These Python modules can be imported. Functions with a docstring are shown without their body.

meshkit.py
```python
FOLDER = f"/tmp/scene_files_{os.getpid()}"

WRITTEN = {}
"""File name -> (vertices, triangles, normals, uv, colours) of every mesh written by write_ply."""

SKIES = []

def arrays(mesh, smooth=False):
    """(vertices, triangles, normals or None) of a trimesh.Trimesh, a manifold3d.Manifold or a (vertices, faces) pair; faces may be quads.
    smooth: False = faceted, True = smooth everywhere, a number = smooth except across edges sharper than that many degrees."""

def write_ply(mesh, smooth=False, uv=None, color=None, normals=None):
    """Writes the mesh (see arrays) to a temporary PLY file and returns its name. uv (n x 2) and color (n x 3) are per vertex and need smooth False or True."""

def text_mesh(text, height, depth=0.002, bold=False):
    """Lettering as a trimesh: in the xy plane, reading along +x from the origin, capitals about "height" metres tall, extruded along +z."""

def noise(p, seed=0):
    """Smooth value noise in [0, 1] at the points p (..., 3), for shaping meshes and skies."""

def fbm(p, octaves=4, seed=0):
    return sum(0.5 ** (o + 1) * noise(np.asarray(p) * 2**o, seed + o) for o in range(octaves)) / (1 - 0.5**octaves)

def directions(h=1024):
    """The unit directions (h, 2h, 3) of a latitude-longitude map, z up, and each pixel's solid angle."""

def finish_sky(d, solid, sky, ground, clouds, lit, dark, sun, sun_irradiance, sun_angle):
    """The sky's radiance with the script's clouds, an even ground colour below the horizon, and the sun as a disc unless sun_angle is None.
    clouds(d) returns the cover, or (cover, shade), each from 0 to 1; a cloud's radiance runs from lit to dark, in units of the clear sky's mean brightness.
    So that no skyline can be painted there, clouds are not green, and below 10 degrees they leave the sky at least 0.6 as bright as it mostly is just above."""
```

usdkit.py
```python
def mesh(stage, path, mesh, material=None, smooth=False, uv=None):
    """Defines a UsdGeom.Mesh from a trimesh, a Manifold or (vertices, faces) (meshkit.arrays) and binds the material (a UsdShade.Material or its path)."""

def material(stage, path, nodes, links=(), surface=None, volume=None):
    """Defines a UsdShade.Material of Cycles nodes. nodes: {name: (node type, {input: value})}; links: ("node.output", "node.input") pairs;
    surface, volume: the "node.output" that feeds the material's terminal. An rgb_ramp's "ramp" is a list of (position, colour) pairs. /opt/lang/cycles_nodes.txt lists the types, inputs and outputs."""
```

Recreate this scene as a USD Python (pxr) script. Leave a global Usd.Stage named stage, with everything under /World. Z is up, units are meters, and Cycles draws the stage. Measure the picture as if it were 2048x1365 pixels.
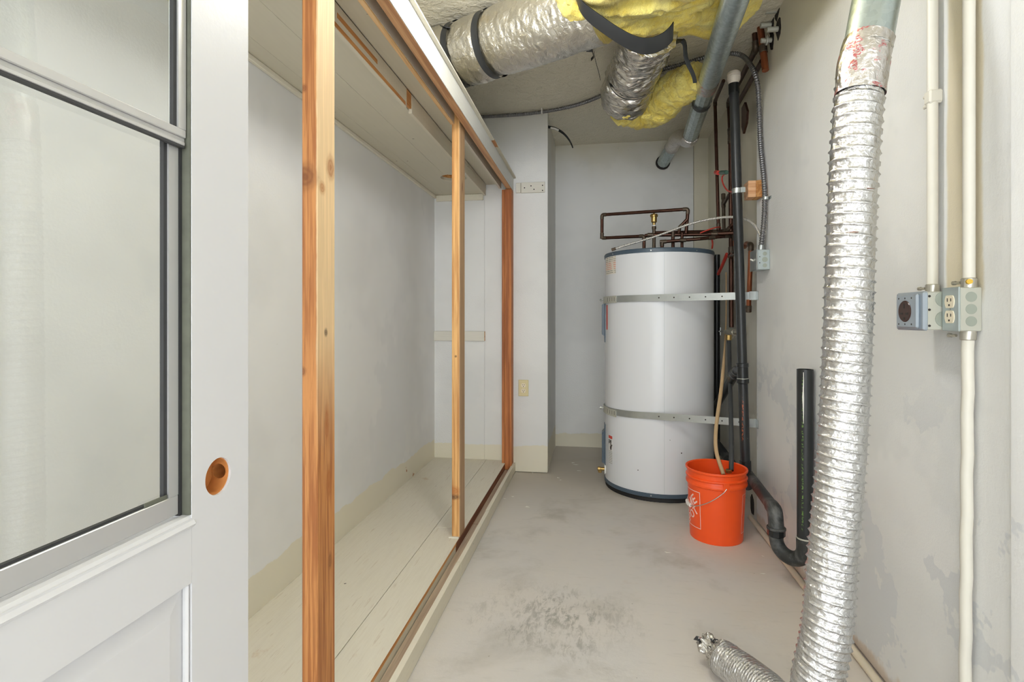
import math, random
import numpy as np, trimesh, usdkit, meshkit
import manifold3d as m3
from pxr import Usd, UsdGeom, UsdLux, UsdShade, Sdf, Gf

random.seed(7)
RNG = np.random.default_rng(7)
stage = Usd.Stage.CreateInMemory()
UsdGeom.SetStageUpAxis(stage, UsdGeom.Tokens.z)
UsdGeom.Xform.Define(stage, '/World')

# ---------------------------------------------------------------- camera, sky, exposure
F, CX, CY, H = 1060.0, 1024.0, 635.0, 1.10        # focal length in pixels, principal point, eye height
YAW = math.atan(166.0 / 1060.0)
cs, sn = math.cos(YAW), math.sin(YAW)
cam = UsdGeom.Camera.Define(stage, '/World/camera')
cam.AddTranslateOp().Set((0, 0, H))
cam.AddRotateZOp().Set(math.degrees(YAW))
cam.AddRotateXOp().Set(90.0)
cam.CreateHorizontalApertureAttr(36.0)
cam.CreateVerticalApertureAttr(36.0 * 1365 / 2048)
cam.CreateFocalLengthAttr(36.0 * F / 2048)
cam.CreateVerticalApertureOffsetAttr(-36.0 * (682.5 - CY) / 2048)
cam.CreateClippingRangeAttr((0.02, 100.0))
cam.CreateExposureAttr(0.60)
# daylight through the open end of the room behind the camera
dome = UsdLux.DomeLight.Define(stage, '/World/daylight')
dome.CreateIntensityAttr(1.0)
dome.CreateColorAttr((0.93, 0.97, 1.0))
LAMP = 57.0                                       # emission of the ceiling bulb


def at(px, py, x=None, y=None, z=None, d=None):
    """The point on a plane (or at forward distance d) that the photograph shows at a pixel."""
    u, v = (px - CX) / F, (CY - py) / F
    dr = np.array([u * cs - sn, cs + u * sn, v])
    t = x / dr[0] if x is not None else y / dr[1] if y is not None else (z - H) / dr[2] if z is not None else d
    return np.array([0, 0, H]) + dr * t


# ---------------------------------------------------------------- materials
def lin(r, g, b):
    return tuple((c / 255 / 12.92 if c / 255 <= 0.04045 else ((c / 255 + 0.055) / 1.055) ** 2.4) for c in (r, g, b))


class Graph:
    def __init__(self):
        self.n, self.l = {}, []

    def __call__(self, kind, **inp):
        name = f'n{len(self.n)}'
        vals = {}
        for k, v in inp.items():
            if isinstance(v, str) and '.' in v and v.split('.')[0] in self.n:
                self.l.append((v, f'{name}.{k}'))
            else:
                vals[k] = v
        self.n[name] = (kind, vals)
        return name

    # short cuts
    def pos(self):
        if not hasattr(self, '_p'):
            self._p = self('geometry') + '.position'
        return self._p

    def scaled(self, sx, sy, sz, loc=(0, 0, 0)):
        return self('mapping', vector=self.pos(), scale=(sx, sy, sz), location=loc) + '.vector'

    def noise(self, scale=1.0, detail=3, rough=0.55, vec=None, dist=0.0, out='fac'):
        return self('noise_texture', vector=vec or self.pos(), scale=scale, detail=detail, roughness=rough, distortion=dist) + '.' + out

    def step(self, v, a, b, lo=0.0, hi=1.0):
        return self('map_range', range_type='smoothstep', value=v, from_min=a, from_max=b, to_min=lo, to_max=hi, clamp=True) + '.result'

    def mix(self, fac, a, b, kind='mix'):
        return self('mix_color', blend_type=kind, fac=fac, a=a, b=b) + '.result'

    def m(self, op, a, b=0.0, c=0.0):
        return self('math', math_type=op, value1=a, value2=b, value3=c) + '.value'

    def xyz(self):
        if not hasattr(self, '_x'):
            s_ = self('separate_xyz', vector=self.pos())
            self._x = (s_ + '.x', s_ + '.y', s_ + '.z')
        return self._x

    def band(self, v, a, b, soft):
        return self.m('multiply', self.step(v, a - soft, a + soft), self.step(v, b - soft, b + soft, 1.0, 0.0))

    def bump(self, h, strength=0.3, dist=0.01):
        return self('bump', height=h, strength=strength, distance=dist) + '.normal'

    def done(self, name, color, rough=0.5, metal=0.0, normal=None, **kw):
        inp = dict(base_color=color, roughness=rough, metallic=metal, **kw)
        if normal:
            inp['normal'] = normal
        p = self('principled_bsdf', **inp)
        return usdkit.material(stage, '/World/Looks/' + name, self.n, self.l, surface=p + '.BSDF')


M = {}


def plain(name, rgb, rough=0.5, metal=0.0, var=0.12, vscale=14.0, bump=0.0, bscale=150.0, **kw):
    g = Graph()
    c = lin(*rgb)
    dark = tuple(x * (1 - var) for x in c)
    lite = tuple(min(1, x * (1 + var)) for x in c)
    col = g.mix(g.noise(vscale), dark, lite) if var else c
    nm = g.bump(g.noise(bscale, 2), bump, 0.004) if bump else None
    M[name] = g.done(name, col, rough, metal, nm, **kw)
    return M[name]


WHITE, CREAM = lin(231, 231, 229), lin(224, 218, 198)


def wall(name, masks=(), base=WHITE, bump=0.10):
    """White paint rolled over old cream paint; masks: functions g -> factor and colour laid over it."""
    g = Graph()
    col = g.mix(g.step(g.noise(1.7, 3), 0.42, 0.62), base, tuple(0.93 * c for c in base))
    col = g.mix(g.m('multiply', g.step(g.noise(0.9, 5, 0.7), 0.55, 0.6), 0.5), col, lin(219, 220, 219))
    for f in masks:
        fac, c = f(g)
        col = g.mix(fac, col, c)
    marks = g.step(g.noise(9.0, 4, 0.7, vec=g.scaled(1, 1, 2.2)), 0.735, 0.77)
    col = g.mix(g.m('multiply', marks, 0.35), col, lin(150, 145, 132))
    h = g.m('add', g.noise(130, 2), g.m('multiply', g.noise(9, 3), 1.5))
    M[name] = g.done(name, col, 0.5, 0, g.bump(h, bump, 0.01))
    return M[name]


def low_cream(top, lo=None):
    def f(g):
        x, y, z = g.xyz()
        h = g.m('add', z, g.m('multiply', g.noise(7, 4), -0.07))
        return g.step(h, top - 0.037, top - 0.031, 1.0, 0.0), CREAM
    return f


def high_cream(z0, z1):
    def f(g):
        x, y, z = g.xyz()
        h = g.m('add', z, g.m('multiply', g.noise(2.2, 4), -0.5))
        return g.step(h, z0 - 0.25, z1 - 0.25), lin(214, 208, 188)
    return f


def chips(g):
    x, y, z = g.xyz()
    f = g.m('multiply', g.step(g.noise(17, 2, 0.5, vec=g.scaled(1, 1, 1, (2.0, 0.6, 0.3))), 0.735, 0.75), g.step(z, 0.16, 0.18, 1.0, 0.0))
    return f, lin(172, 116, 64)


wall('paint_left', (low_cream(0.215), chips), bump=0.04)
wall('paint_end', (low_cream(0.19), high_cream(2.2, 2.8)))
wall('paint_back', (low_cream(0.12), high_cream(2.2, 2.7)))


def conduit_gap(g):
    x, y, z = g.xyz()
    w = g.m('add', y, g.m('multiply', g.noise(5, 4), 0.03))
    f = g.m('multiply', g.band(w, 1.345, 1.465, 0.006), g.step(z, 1.12, 1.18))  # tan tone on the wall strip around the two conduits
    return f, lin(212, 202, 178)


def patches(g):
    x, y, z = g.xyz()
    f = g.m('multiply', g.step(g.noise(2.6, 5, 0.65), 0.53, 0.545), g.step(z, 1.0, 0.7))
    return g.m('multiply', f, 0.55), lin(203, 206, 210)


def foot_stain(g):
    x, y, z = g.xyz()
    h = g.m('add', z, g.m('multiply', g.noise(11, 4), -0.1))
    return g.m('multiply', g.step(h, -0.01, 0.015, 1.0, 0.0), 0.6), lin(200, 172, 142)


wall('paint_right', (patches, high_cream(1.75, 2.5), conduit_gap, foot_stain))
wall('paint_recess', (high_cream(1.2, 2.0),), base=lin(206, 203, 192))

g = Graph()
h = g.m('add', g.noise(60, 3, 0.6), g.m('multiply', g.step(g.noise(26, 2), 0.45, 0.6), 0.8))
M['ceiling'] = g.done('ceiling', g.mix(g.noise(3), lin(222, 215, 194), lin(230, 224, 206)), 0.6, 0, g.bump(h, 0.35, 0.012))

# concrete
g = Graph()
col = g.mix(g.step(g.noise(1.1, 5, 0.6), 0.35, 0.65), lin(213, 207, 200), lin(206, 203, 200))
col = g.mix(g.step(g.noise(2.3, 6, 0.62, dist=0.4), 0.5, 0.72), col, lin(183, 178, 170))
x, y, z = g.xyz()
warm = g.m('multiply', g.step(x, 0.1, 0.8), g.step(g.noise(1.6, 4), 0.35, 0.6))
col = g.mix(g.m('multiply', warm, 0.55), col, lin(214, 200, 183))
far = g.m('multiply', g.step(y, 2.7, 3.7), 0.7)
col = g.mix(far, col, lin(192, 182, 166))
# trowel scratches and the grey worn patch in the middle
dx = g.m('subtract', x, -0.15)
dy = g.m('subtract', y, 1.95)
r2 = g.m('add', g.m('multiply', g.m('multiply', dx, dx), 5.0), g.m('multiply', g.m('multiply', dy, dy), 9.0))
near_patch = g.step(g.m('add', r2, g.m('multiply', g.noise(5, 4), 1.3)), 0.45, 1.35, 1.0, 0.0)
scr = g.step(g.m('add', g.m('multiply', g.noise(46, 6, 0.78, vec=g.scaled(1.0, 0.35, 1.0), dist=0.5), 0.65), g.m('multiply', g.noise(7, 4, 0.6), 0.35)), 0.47, 0.60)
col = g.mix(g.m('multiply', g.m('multiply', near_patch, scr), 0.85), col, lin(140, 138, 130))
scr2 = g.step(g.noise(40, 4, 0.7, vec=g.scaled(0.22, 1.0, 1.0)), 0.56, 0.68)
col = g.mix(g.m('multiply', scr2, 0.10), col, lin(150, 146, 136))
fleck = g.step(g.noise(75, 2, 0.5), 0.76, 0.79)
col = g.mix(g.m('multiply', fleck, 0.7), col, lin(226, 224, 216))
pit = g.step(g.noise(58, 1, 0.5, vec=g.scaled(1, 1, 1, (3.3, 1.7, 0))), 0.80, 0.83)
col = g.mix(g.m('multiply', pit, 0.7), col, lin(92, 84, 72))
stain = g.step(g.noise(3.1, 5, 0.7, vec=g.scaled(1, 1, 1, (9, 4, 0))), 0.66, 0.78)
col = g.mix(g.m('multiply', stain, 0.35), col, lin(182, 150, 118))
M['concrete'] = g.done('concrete', col, 0.72, 0, g.bump(g.noise(30, 6, 0.7), 0.12, 0.01))


def wood(name, dark, light, along='z', rings=70.0, knots=(), edge=None, paint=None, rough=0.6):
    """Sawn timber, grain along an axis. knots: (point, radius). paint: (colour, threshold) worn paint over the wood."""
    g = Graph()
    sc = {'x': (0.035, 1, 1), 'y': (1, 0.035, 1), 'z': (1, 1, 0.035)}[along]
    warp = g.noise(rings * 0.9, 3, 0.55, vec=g.scaled(*sc), dist=0.25)
    fine = g.noise(rings * 4.0, 3, 0.6, vec=g.scaled(*sc))
    col = g.mix(g.step(warp, 0.36, 0.62), lin(*dark), lin(*light))
    col = g.mix(g.m('multiply', g.step(fine, 0.5, 0.72), 0.35), col, lin(*[c * 0.82 for c in dark]))
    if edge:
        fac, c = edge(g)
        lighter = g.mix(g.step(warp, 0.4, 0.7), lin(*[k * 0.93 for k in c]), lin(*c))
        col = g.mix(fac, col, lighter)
    for (p, r, c) in knots:
        d = g('mapping', vector=g.pos(), location=tuple(-p[i] for i in range(3)))
        dd = g('mapping', vector=d + '.vector', scale=tuple(1.0 / k for k in r))
        wob = g('mix_vector', fac=0.30, a=dd + '.vector', b=g.noise(60, 3, out='color'))
        gr = g('gradient_texture', gradient_type='spherical', vector=wob + '.result')
        ring = g('wave_texture', wave_type='rings', rings_direction='spherical', vector=wob + '.result', scale=1.1, distortion=5.0, detail=3.0)
        col = g.mix(g.m('multiply', g.step(gr + '.fac', 0.02, 0.75), g.m('add', g.m('multiply', ring + '.fac', 0.22), 0.62)), col, lin(*c))
    if paint:
        pc, th = paint
        col = g.mix(g.step(g.noise(16, 5, 0.7, vec=g.scaled(*[max(q, 0.2) for q in sc])), th, th + 0.03), col, lin(*pc))
    M[name] = g.done(name, col, rough, 0, g.bump(fine, 0.15, 0.003))
    return M[name]


def painted_board(name, rgb, along='y', raw=0.0, rawcol=(190, 130, 75), var=0.05):
    g = Graph()
    sc = {'x': (0.06, 1, 1), 'y': (1, 0.06, 1), 'z': (1, 1, 0.06)}[along]
    grain = g.noise(110, 4, 0.6, vec=g.scaled(*sc))
    c = lin(*rgb)
    col = g.mix(grain, tuple(k * (1 - 2 * var) for k in c), tuple(min(1, k * (1 + var)) for k in c))
    col = g.mix(g.m('multiply', g.step(g.noise(70, 4, 0.7, vec=g.scaled(*[max(q, 0.15) for q in sc])), 0.66, 0.74), 0.45), col, lin(*[k * 0.78 for k in rgb]))
    nail = g.step(g.noise(34, 1), 0.80, 0.83)
    col = g.mix(g.m('multiply', nail, 0.8), col, lin(86, 72, 58))
    if raw:
        rawm = g.step(g.noise(7, 4, 0.65, vec=g.scaled(*[max(q, 0.25) for q in sc])), raw, raw + 0.02)
        col = g.mix(rawm, col, lin(*rawcol))
    M[name] = g.done(name, col, 0.55, 0, g.bump(grain, 0.12, 0.003))
    return M[name]


def lit_face(x0, zlo):  # lamp light on the right face painted in, paler towards the top
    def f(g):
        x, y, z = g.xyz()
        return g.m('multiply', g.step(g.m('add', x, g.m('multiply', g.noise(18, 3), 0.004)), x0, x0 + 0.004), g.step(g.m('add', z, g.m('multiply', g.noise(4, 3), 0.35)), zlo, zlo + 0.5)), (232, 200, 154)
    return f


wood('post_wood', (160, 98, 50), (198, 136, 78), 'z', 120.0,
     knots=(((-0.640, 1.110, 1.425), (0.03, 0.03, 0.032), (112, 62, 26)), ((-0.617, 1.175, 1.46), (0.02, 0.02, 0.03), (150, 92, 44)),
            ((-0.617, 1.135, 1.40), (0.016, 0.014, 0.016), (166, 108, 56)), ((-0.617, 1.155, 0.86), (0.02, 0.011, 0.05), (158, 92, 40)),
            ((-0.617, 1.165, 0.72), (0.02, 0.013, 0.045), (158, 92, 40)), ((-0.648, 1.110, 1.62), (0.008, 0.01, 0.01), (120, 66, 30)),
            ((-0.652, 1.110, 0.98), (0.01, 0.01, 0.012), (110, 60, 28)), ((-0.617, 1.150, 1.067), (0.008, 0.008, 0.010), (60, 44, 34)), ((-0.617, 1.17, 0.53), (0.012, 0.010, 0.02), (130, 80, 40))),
     edge=lit_face(-0.6195, 0.85))
wood('stud_wood', (186, 130, 72), (224, 176, 112), 'z', 70.0,
     knots=(((-0.640, 2.385, 0.27), (0.03, 0.03, 0.014), (58, 30, 18)), ((-0.640, 2.385, 0.30), (0.03, 0.03, 0.022), (170, 100, 40)), ((-0.636, 2.385, 0.92), (0.006, 0.006, 0.006), (70, 46, 26)),
            ((-0.617, 2.43, 1.72), (0.012, 0.012, 0.03), (110, 60, 30))),
     edge=lambda g: (g.m('multiply', g.step(g.xyz()[0], -0.623, -0.619), 0.85), (178, 146, 112)), paint=((232, 228, 214), 0.70))  # right face painted duller, as the side turned from the light
wood('jamb_wood', (156, 88, 42), (196, 122, 66), 'z', 60.0, knots=(((-0.595, 3.69, 1.80), (0.02, 0.03, 0.03), (96, 44, 22)), ((-0.595, 3.69, 1.02), (0.02, 0.03, 0.035), (120, 66, 30)), ((-0.595, 3.69, 0.62), (0.015, 0.03, 0.03), (120, 66, 30))))
wood('header_wood', (178, 126, 84), (208, 160, 114), 'y', 60.0)
wood('lip_wood', (204, 158, 104), (226, 186, 134), 'y', 70.0)
wood('raw_wood', (184, 120, 60), (216, 160, 98), 'y', 70.0)
wood('dark_joist', (104, 58, 34), (138, 82, 52), 'y', 70.0)
wood('blocking_wood', (206, 146, 100), (232, 186, 142), 'x', 70.0)
wood('cavity_wood', (190, 120, 70), (214, 150, 98), 'z', 60.0)
wood('channel_wood', (176, 154, 134), (198, 178, 156), 'y', 60.0)
painted_board('cream_board', (226, 220, 202), 'y')
painted_board('closet_board', (208, 201, 180), 'y', var=0.03)
painted_board('worn_board', (214, 205, 184), 'y', raw=0.62)
painted_board('beam_board', (206, 196, 178), 'y', raw=0.69, rawcol=(150, 110, 80))
painted_board('fascia_board', (218, 218, 213), 'y')
painted_board('rail_paint', (214, 207, 186), 'y')
painted_board('rail_top', (228, 221, 203), 'y')
painted_board('cleat_paint', (224, 220, 208), 'x')
g = Graph()
grain = g.noise(85, 5, 0.65, vec=g.scaled(1.0, 0.07, 1.0), dist=0.3)
col = g.mix(grain, lin(210, 202, 184), lin(232, 227, 213))
col = g.mix(g.m('multiply', g.step(grain, 0.57, 0.70), 0.45), col, lin(182, 164, 138))
col = g.mix(g.m('multiply', g.step(g.noise(4.2, 6, 0.7, vec=g.scaled(1.0, 0.6, 1.0)), 0.64, 0.74), 0.6), col, lin(190, 152, 110))
col = g.mix(g.m('multiply', g.step(g.noise(48, 1), 0.80, 0.83), 0.85), col, lin(70, 62, 54))
M['plywood'] = g.done('plywood', col, 0.6, 0, g.bump(grain, 0.12, 0.003))

plain('door_paint', (213, 213, 215), 0.38, var=0.02, vscale=5, bump=0.05, bscale=90)
plain('bore_wood', (206, 138, 76), 0.6, var=0.18, vscale=40)
plain('aluminium', (206, 206, 206), 0.38, 0.55, var=0.05, bump=0.03)
plain('gasket', (50, 50, 52), 0.6, var=0.1)
plain('weatherstrip', (96, 98, 86), 0.6, var=0.35, vscale=40)
plain('zinc', (182, 186, 184), 0.36, 0.85, var=0.10, vscale=30, bump=0.03)
plain('steel_box', (176, 186, 186), 0.42, 0.35, var=0.06, vscale=20)
plain('steel_cover', (170, 180, 190), 0.35, 0.35, var=0.05, vscale=18)
plain('steel_old', (190, 190, 178), 0.45, 0.3, var=0.06, vscale=20)
plain('knockout', (160, 166, 154), 0.45, 0.35, var=0.05)
plain('ivory', (238, 226, 200), 0.35, var=0.02)
plain('ivory_plate', (222, 208, 160), 0.35, var=0.03)
plain('slot_dark', (40, 34, 30), 0.6, var=0)
plain('brown_plastic', (66, 44, 38), 0.3, var=0.05)
plain('black_plastic', (30, 32, 33), 0.32, var=0.15, vscale=9, bump=0.02)
plain('black_rubber', (58, 60, 62), 0.5, var=0.1)
plain('strap_black', (52, 54, 56), 0.5, var=0.15)
plain('copper_dark', (82, 56, 46), 0.36, 0.75, var=0.35, vscale=26, bump=0.03)
plain('copper_bright', (150, 88, 58), 0.34, 0.75, var=0.28, vscale=20)
plain('copper_joint', (92, 80, 68), 0.45, 0.6, var=0.35, vscale=60, bump=0.06)
plain('brass', (186, 156, 98), 0.3, 0.9, var=0.12, vscale=30)
plain('nickel', (196, 192, 180), 0.35, 0.8, var=0.15, vscale=60)
plain('tank_white', (226, 228, 231), 0.24, var=0.012, vscale=4)
plain('tank_blue', (74, 90, 104), 0.35, var=0.06)
plain('foot_black', (28, 27, 27), 0.7, var=0.1)
plain('bucket_orange', (254, 90, 32), 0.36, var=0.03, subsurface_weight=0.0)
plain('print_white', (250, 214, 204), 0.45, var=0.03)
plain('handle_white', (236, 234, 228), 0.4, var=0.03)
plain('bail_wire', (206, 196, 186), 0.3, 0.8, var=0.05)
plain('white_plastic', (228, 218, 204), 0.4, var=0.05)
plain('tan_hose', (196, 166, 126), 0.45, var=0.12, vscale=20)
plain('red_wire', (206, 66, 52), 0.4, var=0.1)
plain('green_clamp', (70, 104, 88), 0.4, 0.3, var=0.15, vscale=60)
plain('cream_conduit', (224, 220, 208), 0.45, var=0.05)
plain('pipe_paint', (216, 204, 182), 0.5, var=0.08)
plain('hole_dark', (34, 26, 20), 0.8, var=0.2)
plain('white_flake', (236, 234, 226), 0.6, var=0.03)
plain('yellow_tie', (214, 172, 40), 0.5, var=0.1)

# foil
def foil(name, rgb, rough, bstr, bscale, stain=0.0, stretch=(1, 1, 1), metal=1.0):
    g = Graph()
    cr = g('voronoi_texture', vector=g.scaled(*stretch), scale=bscale * 0.5, feature='f1', randomness=1.0) + '.distance'
    n = g.noise(bscale, 4, 0.65, vec=g.scaled(*stretch), dist=0.8)
    col = g.mix(g.noise(20), lin(*[c * 0.94 for c in rgb]), lin(*rgb))
    if stain:
        col = g.mix(g.m('multiply', g.step(g.noise(6, 4, 0.6), 0.60, 0.72), stain), col, lin(204, 178, 110))
    M[name] = g.done(name, col, rough, metal, g.bump(g.m('add', n, g.m('multiply', cr, 0.7)), bstr, 0.01))


foil('foil_duct', (226, 227, 228), 0.17, 0.42, 115.0)
foil('foil_wrap', (222, 219, 211), 0.30, 0.65, 30.0, 0.35, (1.6, 1.0, 1.6))
foil('foil_crumple', (226, 224, 219), 0.16, 1.0, 40.0)
foil('foil_loose', (228, 225, 219), 0.22, 1.0, 16.0, 0.15, (0.8, 2.2, 1.6))
foil('foil_tape', (226, 220, 216), 0.2, 0.6, 60.0)
g = Graph()
patch = g.m('multiply', g.step(g.noise(22, 2), 0.55, 0.6), g.step(g.noise(160, 2, vec=g.scaled(1, 1, 2.5)), 0.46, 0.5))
nn = g.noise(60, 4, 0.65, dist=0.8)
colp = g.mix(g.m('multiply', patch, 0.8), lin(206, 203, 200), lin(176, 40, 44))
M['foil_print'] = g.done('foil_print', colp, 0.2, g.m('subtract', 0.95, g.m('multiply', patch, 0.6)), g.bump(nn, 0.5, 0.008))
g = Graph()
sp = g.step(g('voronoi_texture', vector=g.pos(), scale=70.0, feature='f1') + '.color', 0.2, 0.8)
M['galvanised'] = g.done('galvanised', g.mix(g.m('multiply', sp, 0.14), lin(172, 184, 184), lin(196, 202, 200)), g.m('add', 0.30, g.m('multiply', sp, 0.04)), 0.8, g.bump(g.noise(12, 3), 0.05, 0.01))
# fibreglass
g = Graph()
n1 = g.noise(9, 5, 0.65, dist=0.6)
n2 = g.noise(90, 5, 0.75, vec=g.scaled(1.0, 0.3, 1.0), dist=0.5)
col = g.mix(g.step(n1, 0.3, 0.7), lin(236, 208, 74), lin(252, 238, 138))
col = g.mix(g.m('multiply', g.step(n2, 0.55, 0.75), 0.35), col, lin(255, 246, 176))
col = g.mix(g.m('multiply', g.step(g.noise(13, 3), 0.72, 0.80), 0.6), col, lin(170, 132, 44))
plain('armour', (132, 132, 134), 0.36, 0.85, var=0.1, vscale=60)
plain('armour_pale', (206, 204, 198), 0.4, 0.6, var=0.1, vscale=60)
M['fibreglass'] = g.done('fibreglass', col, 0.9, 0, g.bump(g.m('add', n2, g.m('multiply', n1, 1.6)), 0.7, 0.012), sheen_weight=0.3)
# glass pane
g = Graph()
fr = g('fresnel', IOR=1.75)
tr = g('transparent_bsdf', color=(0.955, 0.97, 0.96))
gl = g('glossy_bsdf', color=(0.95, 0.95, 0.95), roughness=0.012)
bf = g('geometry')
frf = g.m('multiply', fr + '.fac', g.m('subtract', 1.0, bf + '.backfacing'))
mx = g('mix_closure', fac=frf, closure1=tr + '.BSDF', closure2=gl + '.BSDF')
M['pane'] = usdkit.material(stage, '/World/Looks/pane', g.n, g.l, surface=mx + '.closure')
g = Graph()
e = g('emission', color=(0.975, 0.985, 1.0), strength=LAMP)
M['diffuser'] = usdkit.material(stage, '/World/Looks/diffuser', g.n, g.l, surface=e + '.emission')
# flat print: warning labels on the tank, drawn as lines
g = Graph()
x, y, z = g.xyz()
lines = g.m('multiply', g.step(g('wave_texture', wave_type='bands', bands_direction='z', vector=g.pos(), scale=26.0, distortion=0.6) + '.fac', 0.55, 0.7), g.step(g.noise(90, 2, vec=g.scaled(1, 1, 0.2)), 0.4, 0.5))
redz = g.band(z, 1.405, 1.455, 0.003)
col = g.mix(g.m('multiply', lines, 0.75), lin(226, 220, 206), g.mix(redz, lin(120, 118, 112), lin(226, 120, 96)))
M['label_top'] = g.done('label_top', col, 0.4)
g = Graph()
x, y, z = g.xyz()
lines = g.m('multiply', g.step(g('wave_texture', wave_type='bands', bands_direction='z', vector=g.pos(), scale=30.0, distortion=0.4) + '.fac', 0.55, 0.7), g.step(z, 0.245, 0.25, 1.0, 0.0))
pict = g.m('multiply', g.step(g.noise(48, 2), 0.5, 0.55), g.band(z, 0.255, 0.318, 0.003))
col = g.mix(g.m('multiply', lines, 0.6), lin(228, 228, 226), lin(96, 96, 96))
col = g.mix(pict, col, lin(44, 40, 38))
col = g.mix(g.step(z, 0.325, 0.328), col, lin(206, 62, 46))
M['label_low'] = g.done('label_low', col, 0.4)
# black drain pipe with a printed line of lettering too small to read
def printed_pipe(name, rgb, cx, cy, ang, span, zlo, zhi):
    g = Graph()
    x, y, z = g.xyz()
    a = g.m('arctan2', g.m('subtract', y, cy), g.m('subtract', x, cx))
    f = g.m('multiply', g.band(a, ang - span, ang + span, 0.02), g.band(z, zlo, zhi, 0.01))
    f = g.m('multiply', f, g.step(g.noise(120, 2, 0.6), 0.5, 0.56))
    col = g.mix(g.noise(9, 4), lin(26, 28, 29), lin(50, 52, 53))
    col = g.mix(g.m('multiply', f, 0.8), col, lin(*rgb))
    chip = g.step(g.noise(30, 3, 0.6), 0.73, 0.75)
    col = g.mix(g.m('multiply', chip, 0.85), col, lin(206, 204, 196))
    M[name] = g.done(name, col, 0.34, 0)


printed_pipe('abs_red', (186, 96, 60), 0.757, 2.925, -1.55, 0.16, 0.46, 0.68)
printed_pipe('abs_green', (110, 150, 70), 0.82, 2.24, -2.42, 0.12, 0.27, 0.86)
g = Graph()
dust = g.step(g.noise(8, 5, 0.6, dist=0.5), 0.44, 0.70)
M['abs_dusty'] = g.done('abs_dusty', g.mix(dust, lin(42, 44, 44), lin(118, 118, 116)), 0.5)

# ---------------------------------------------------------------- mesh helpers
def box(x0, x1, y0, y1, z0, z1, b=0.0):
    lo, hi = np.minimum((x0, y0, z0), (x1, y1, z1)), np.maximum((x0, y0, z0), (x1, y1, z1))
    if b <= 0:
        m = trimesh.creation.box(extents=hi - lo)
        m.apply_translation((lo + hi) / 2)
        return m
    b = min(b, 0.45 * float((hi - lo).min()))
    pts = []
    for sx in (0, 1):
        for sy in (0, 1):
            for sz in (0, 1):
                c = np.where((sx, sy, sz), hi, lo).astype(float)
                inn = np.where((sx, sy, sz), -b, b)
                for k in range(3):
                    p = c + inn
                    p[k] = c[k]
                    pts.append(p)
    return trimesh.convex.convex_hull(np.array(pts))


def cat(*ms):
    return trimesh.util.concatenate([m for m in ms if m is not None])


def fillet(pts, rad, n=7):
    pts = [np.asarray(p, float) for p in pts]
    out = [pts[0]]
    for i in range(1, len(pts) - 1):
        a, p, b = pts[i - 1], pts[i], pts[i + 1]
        u, v = a - p, b - p
        lu, lv = np.linalg.norm(u), np.linalg.norm(v)
        u, v = u / lu, v / lv
        ang = math.acos(np.clip(u @ v, -1, 1))
        if ang > math.pi - 0.02:
            out.append(p)
            continue
        t = min(rad / math.tan(ang / 2), 0.45 * lu, 0.45 * lv)
        p0, p1 = p + u * t, p + v * t
        for k in range(n + 1):
            w = k / n
            out.append((1 - w) ** 2 * p0 + 2 * w * (1 - w) * p + w * w * p1)
    out.append(pts[-1])
    return np.array(out)


def spline(pts, n=60):
    from scipy.interpolate import CubicSpline
    p = np.array(pts, float)
    t = np.concatenate([[0], np.cumsum(np.linalg.norm(np.diff(p, axis=0), axis=1))])
    f = CubicSpline(t, p)
    return f(np.linspace(0, t[-1], n))


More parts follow.
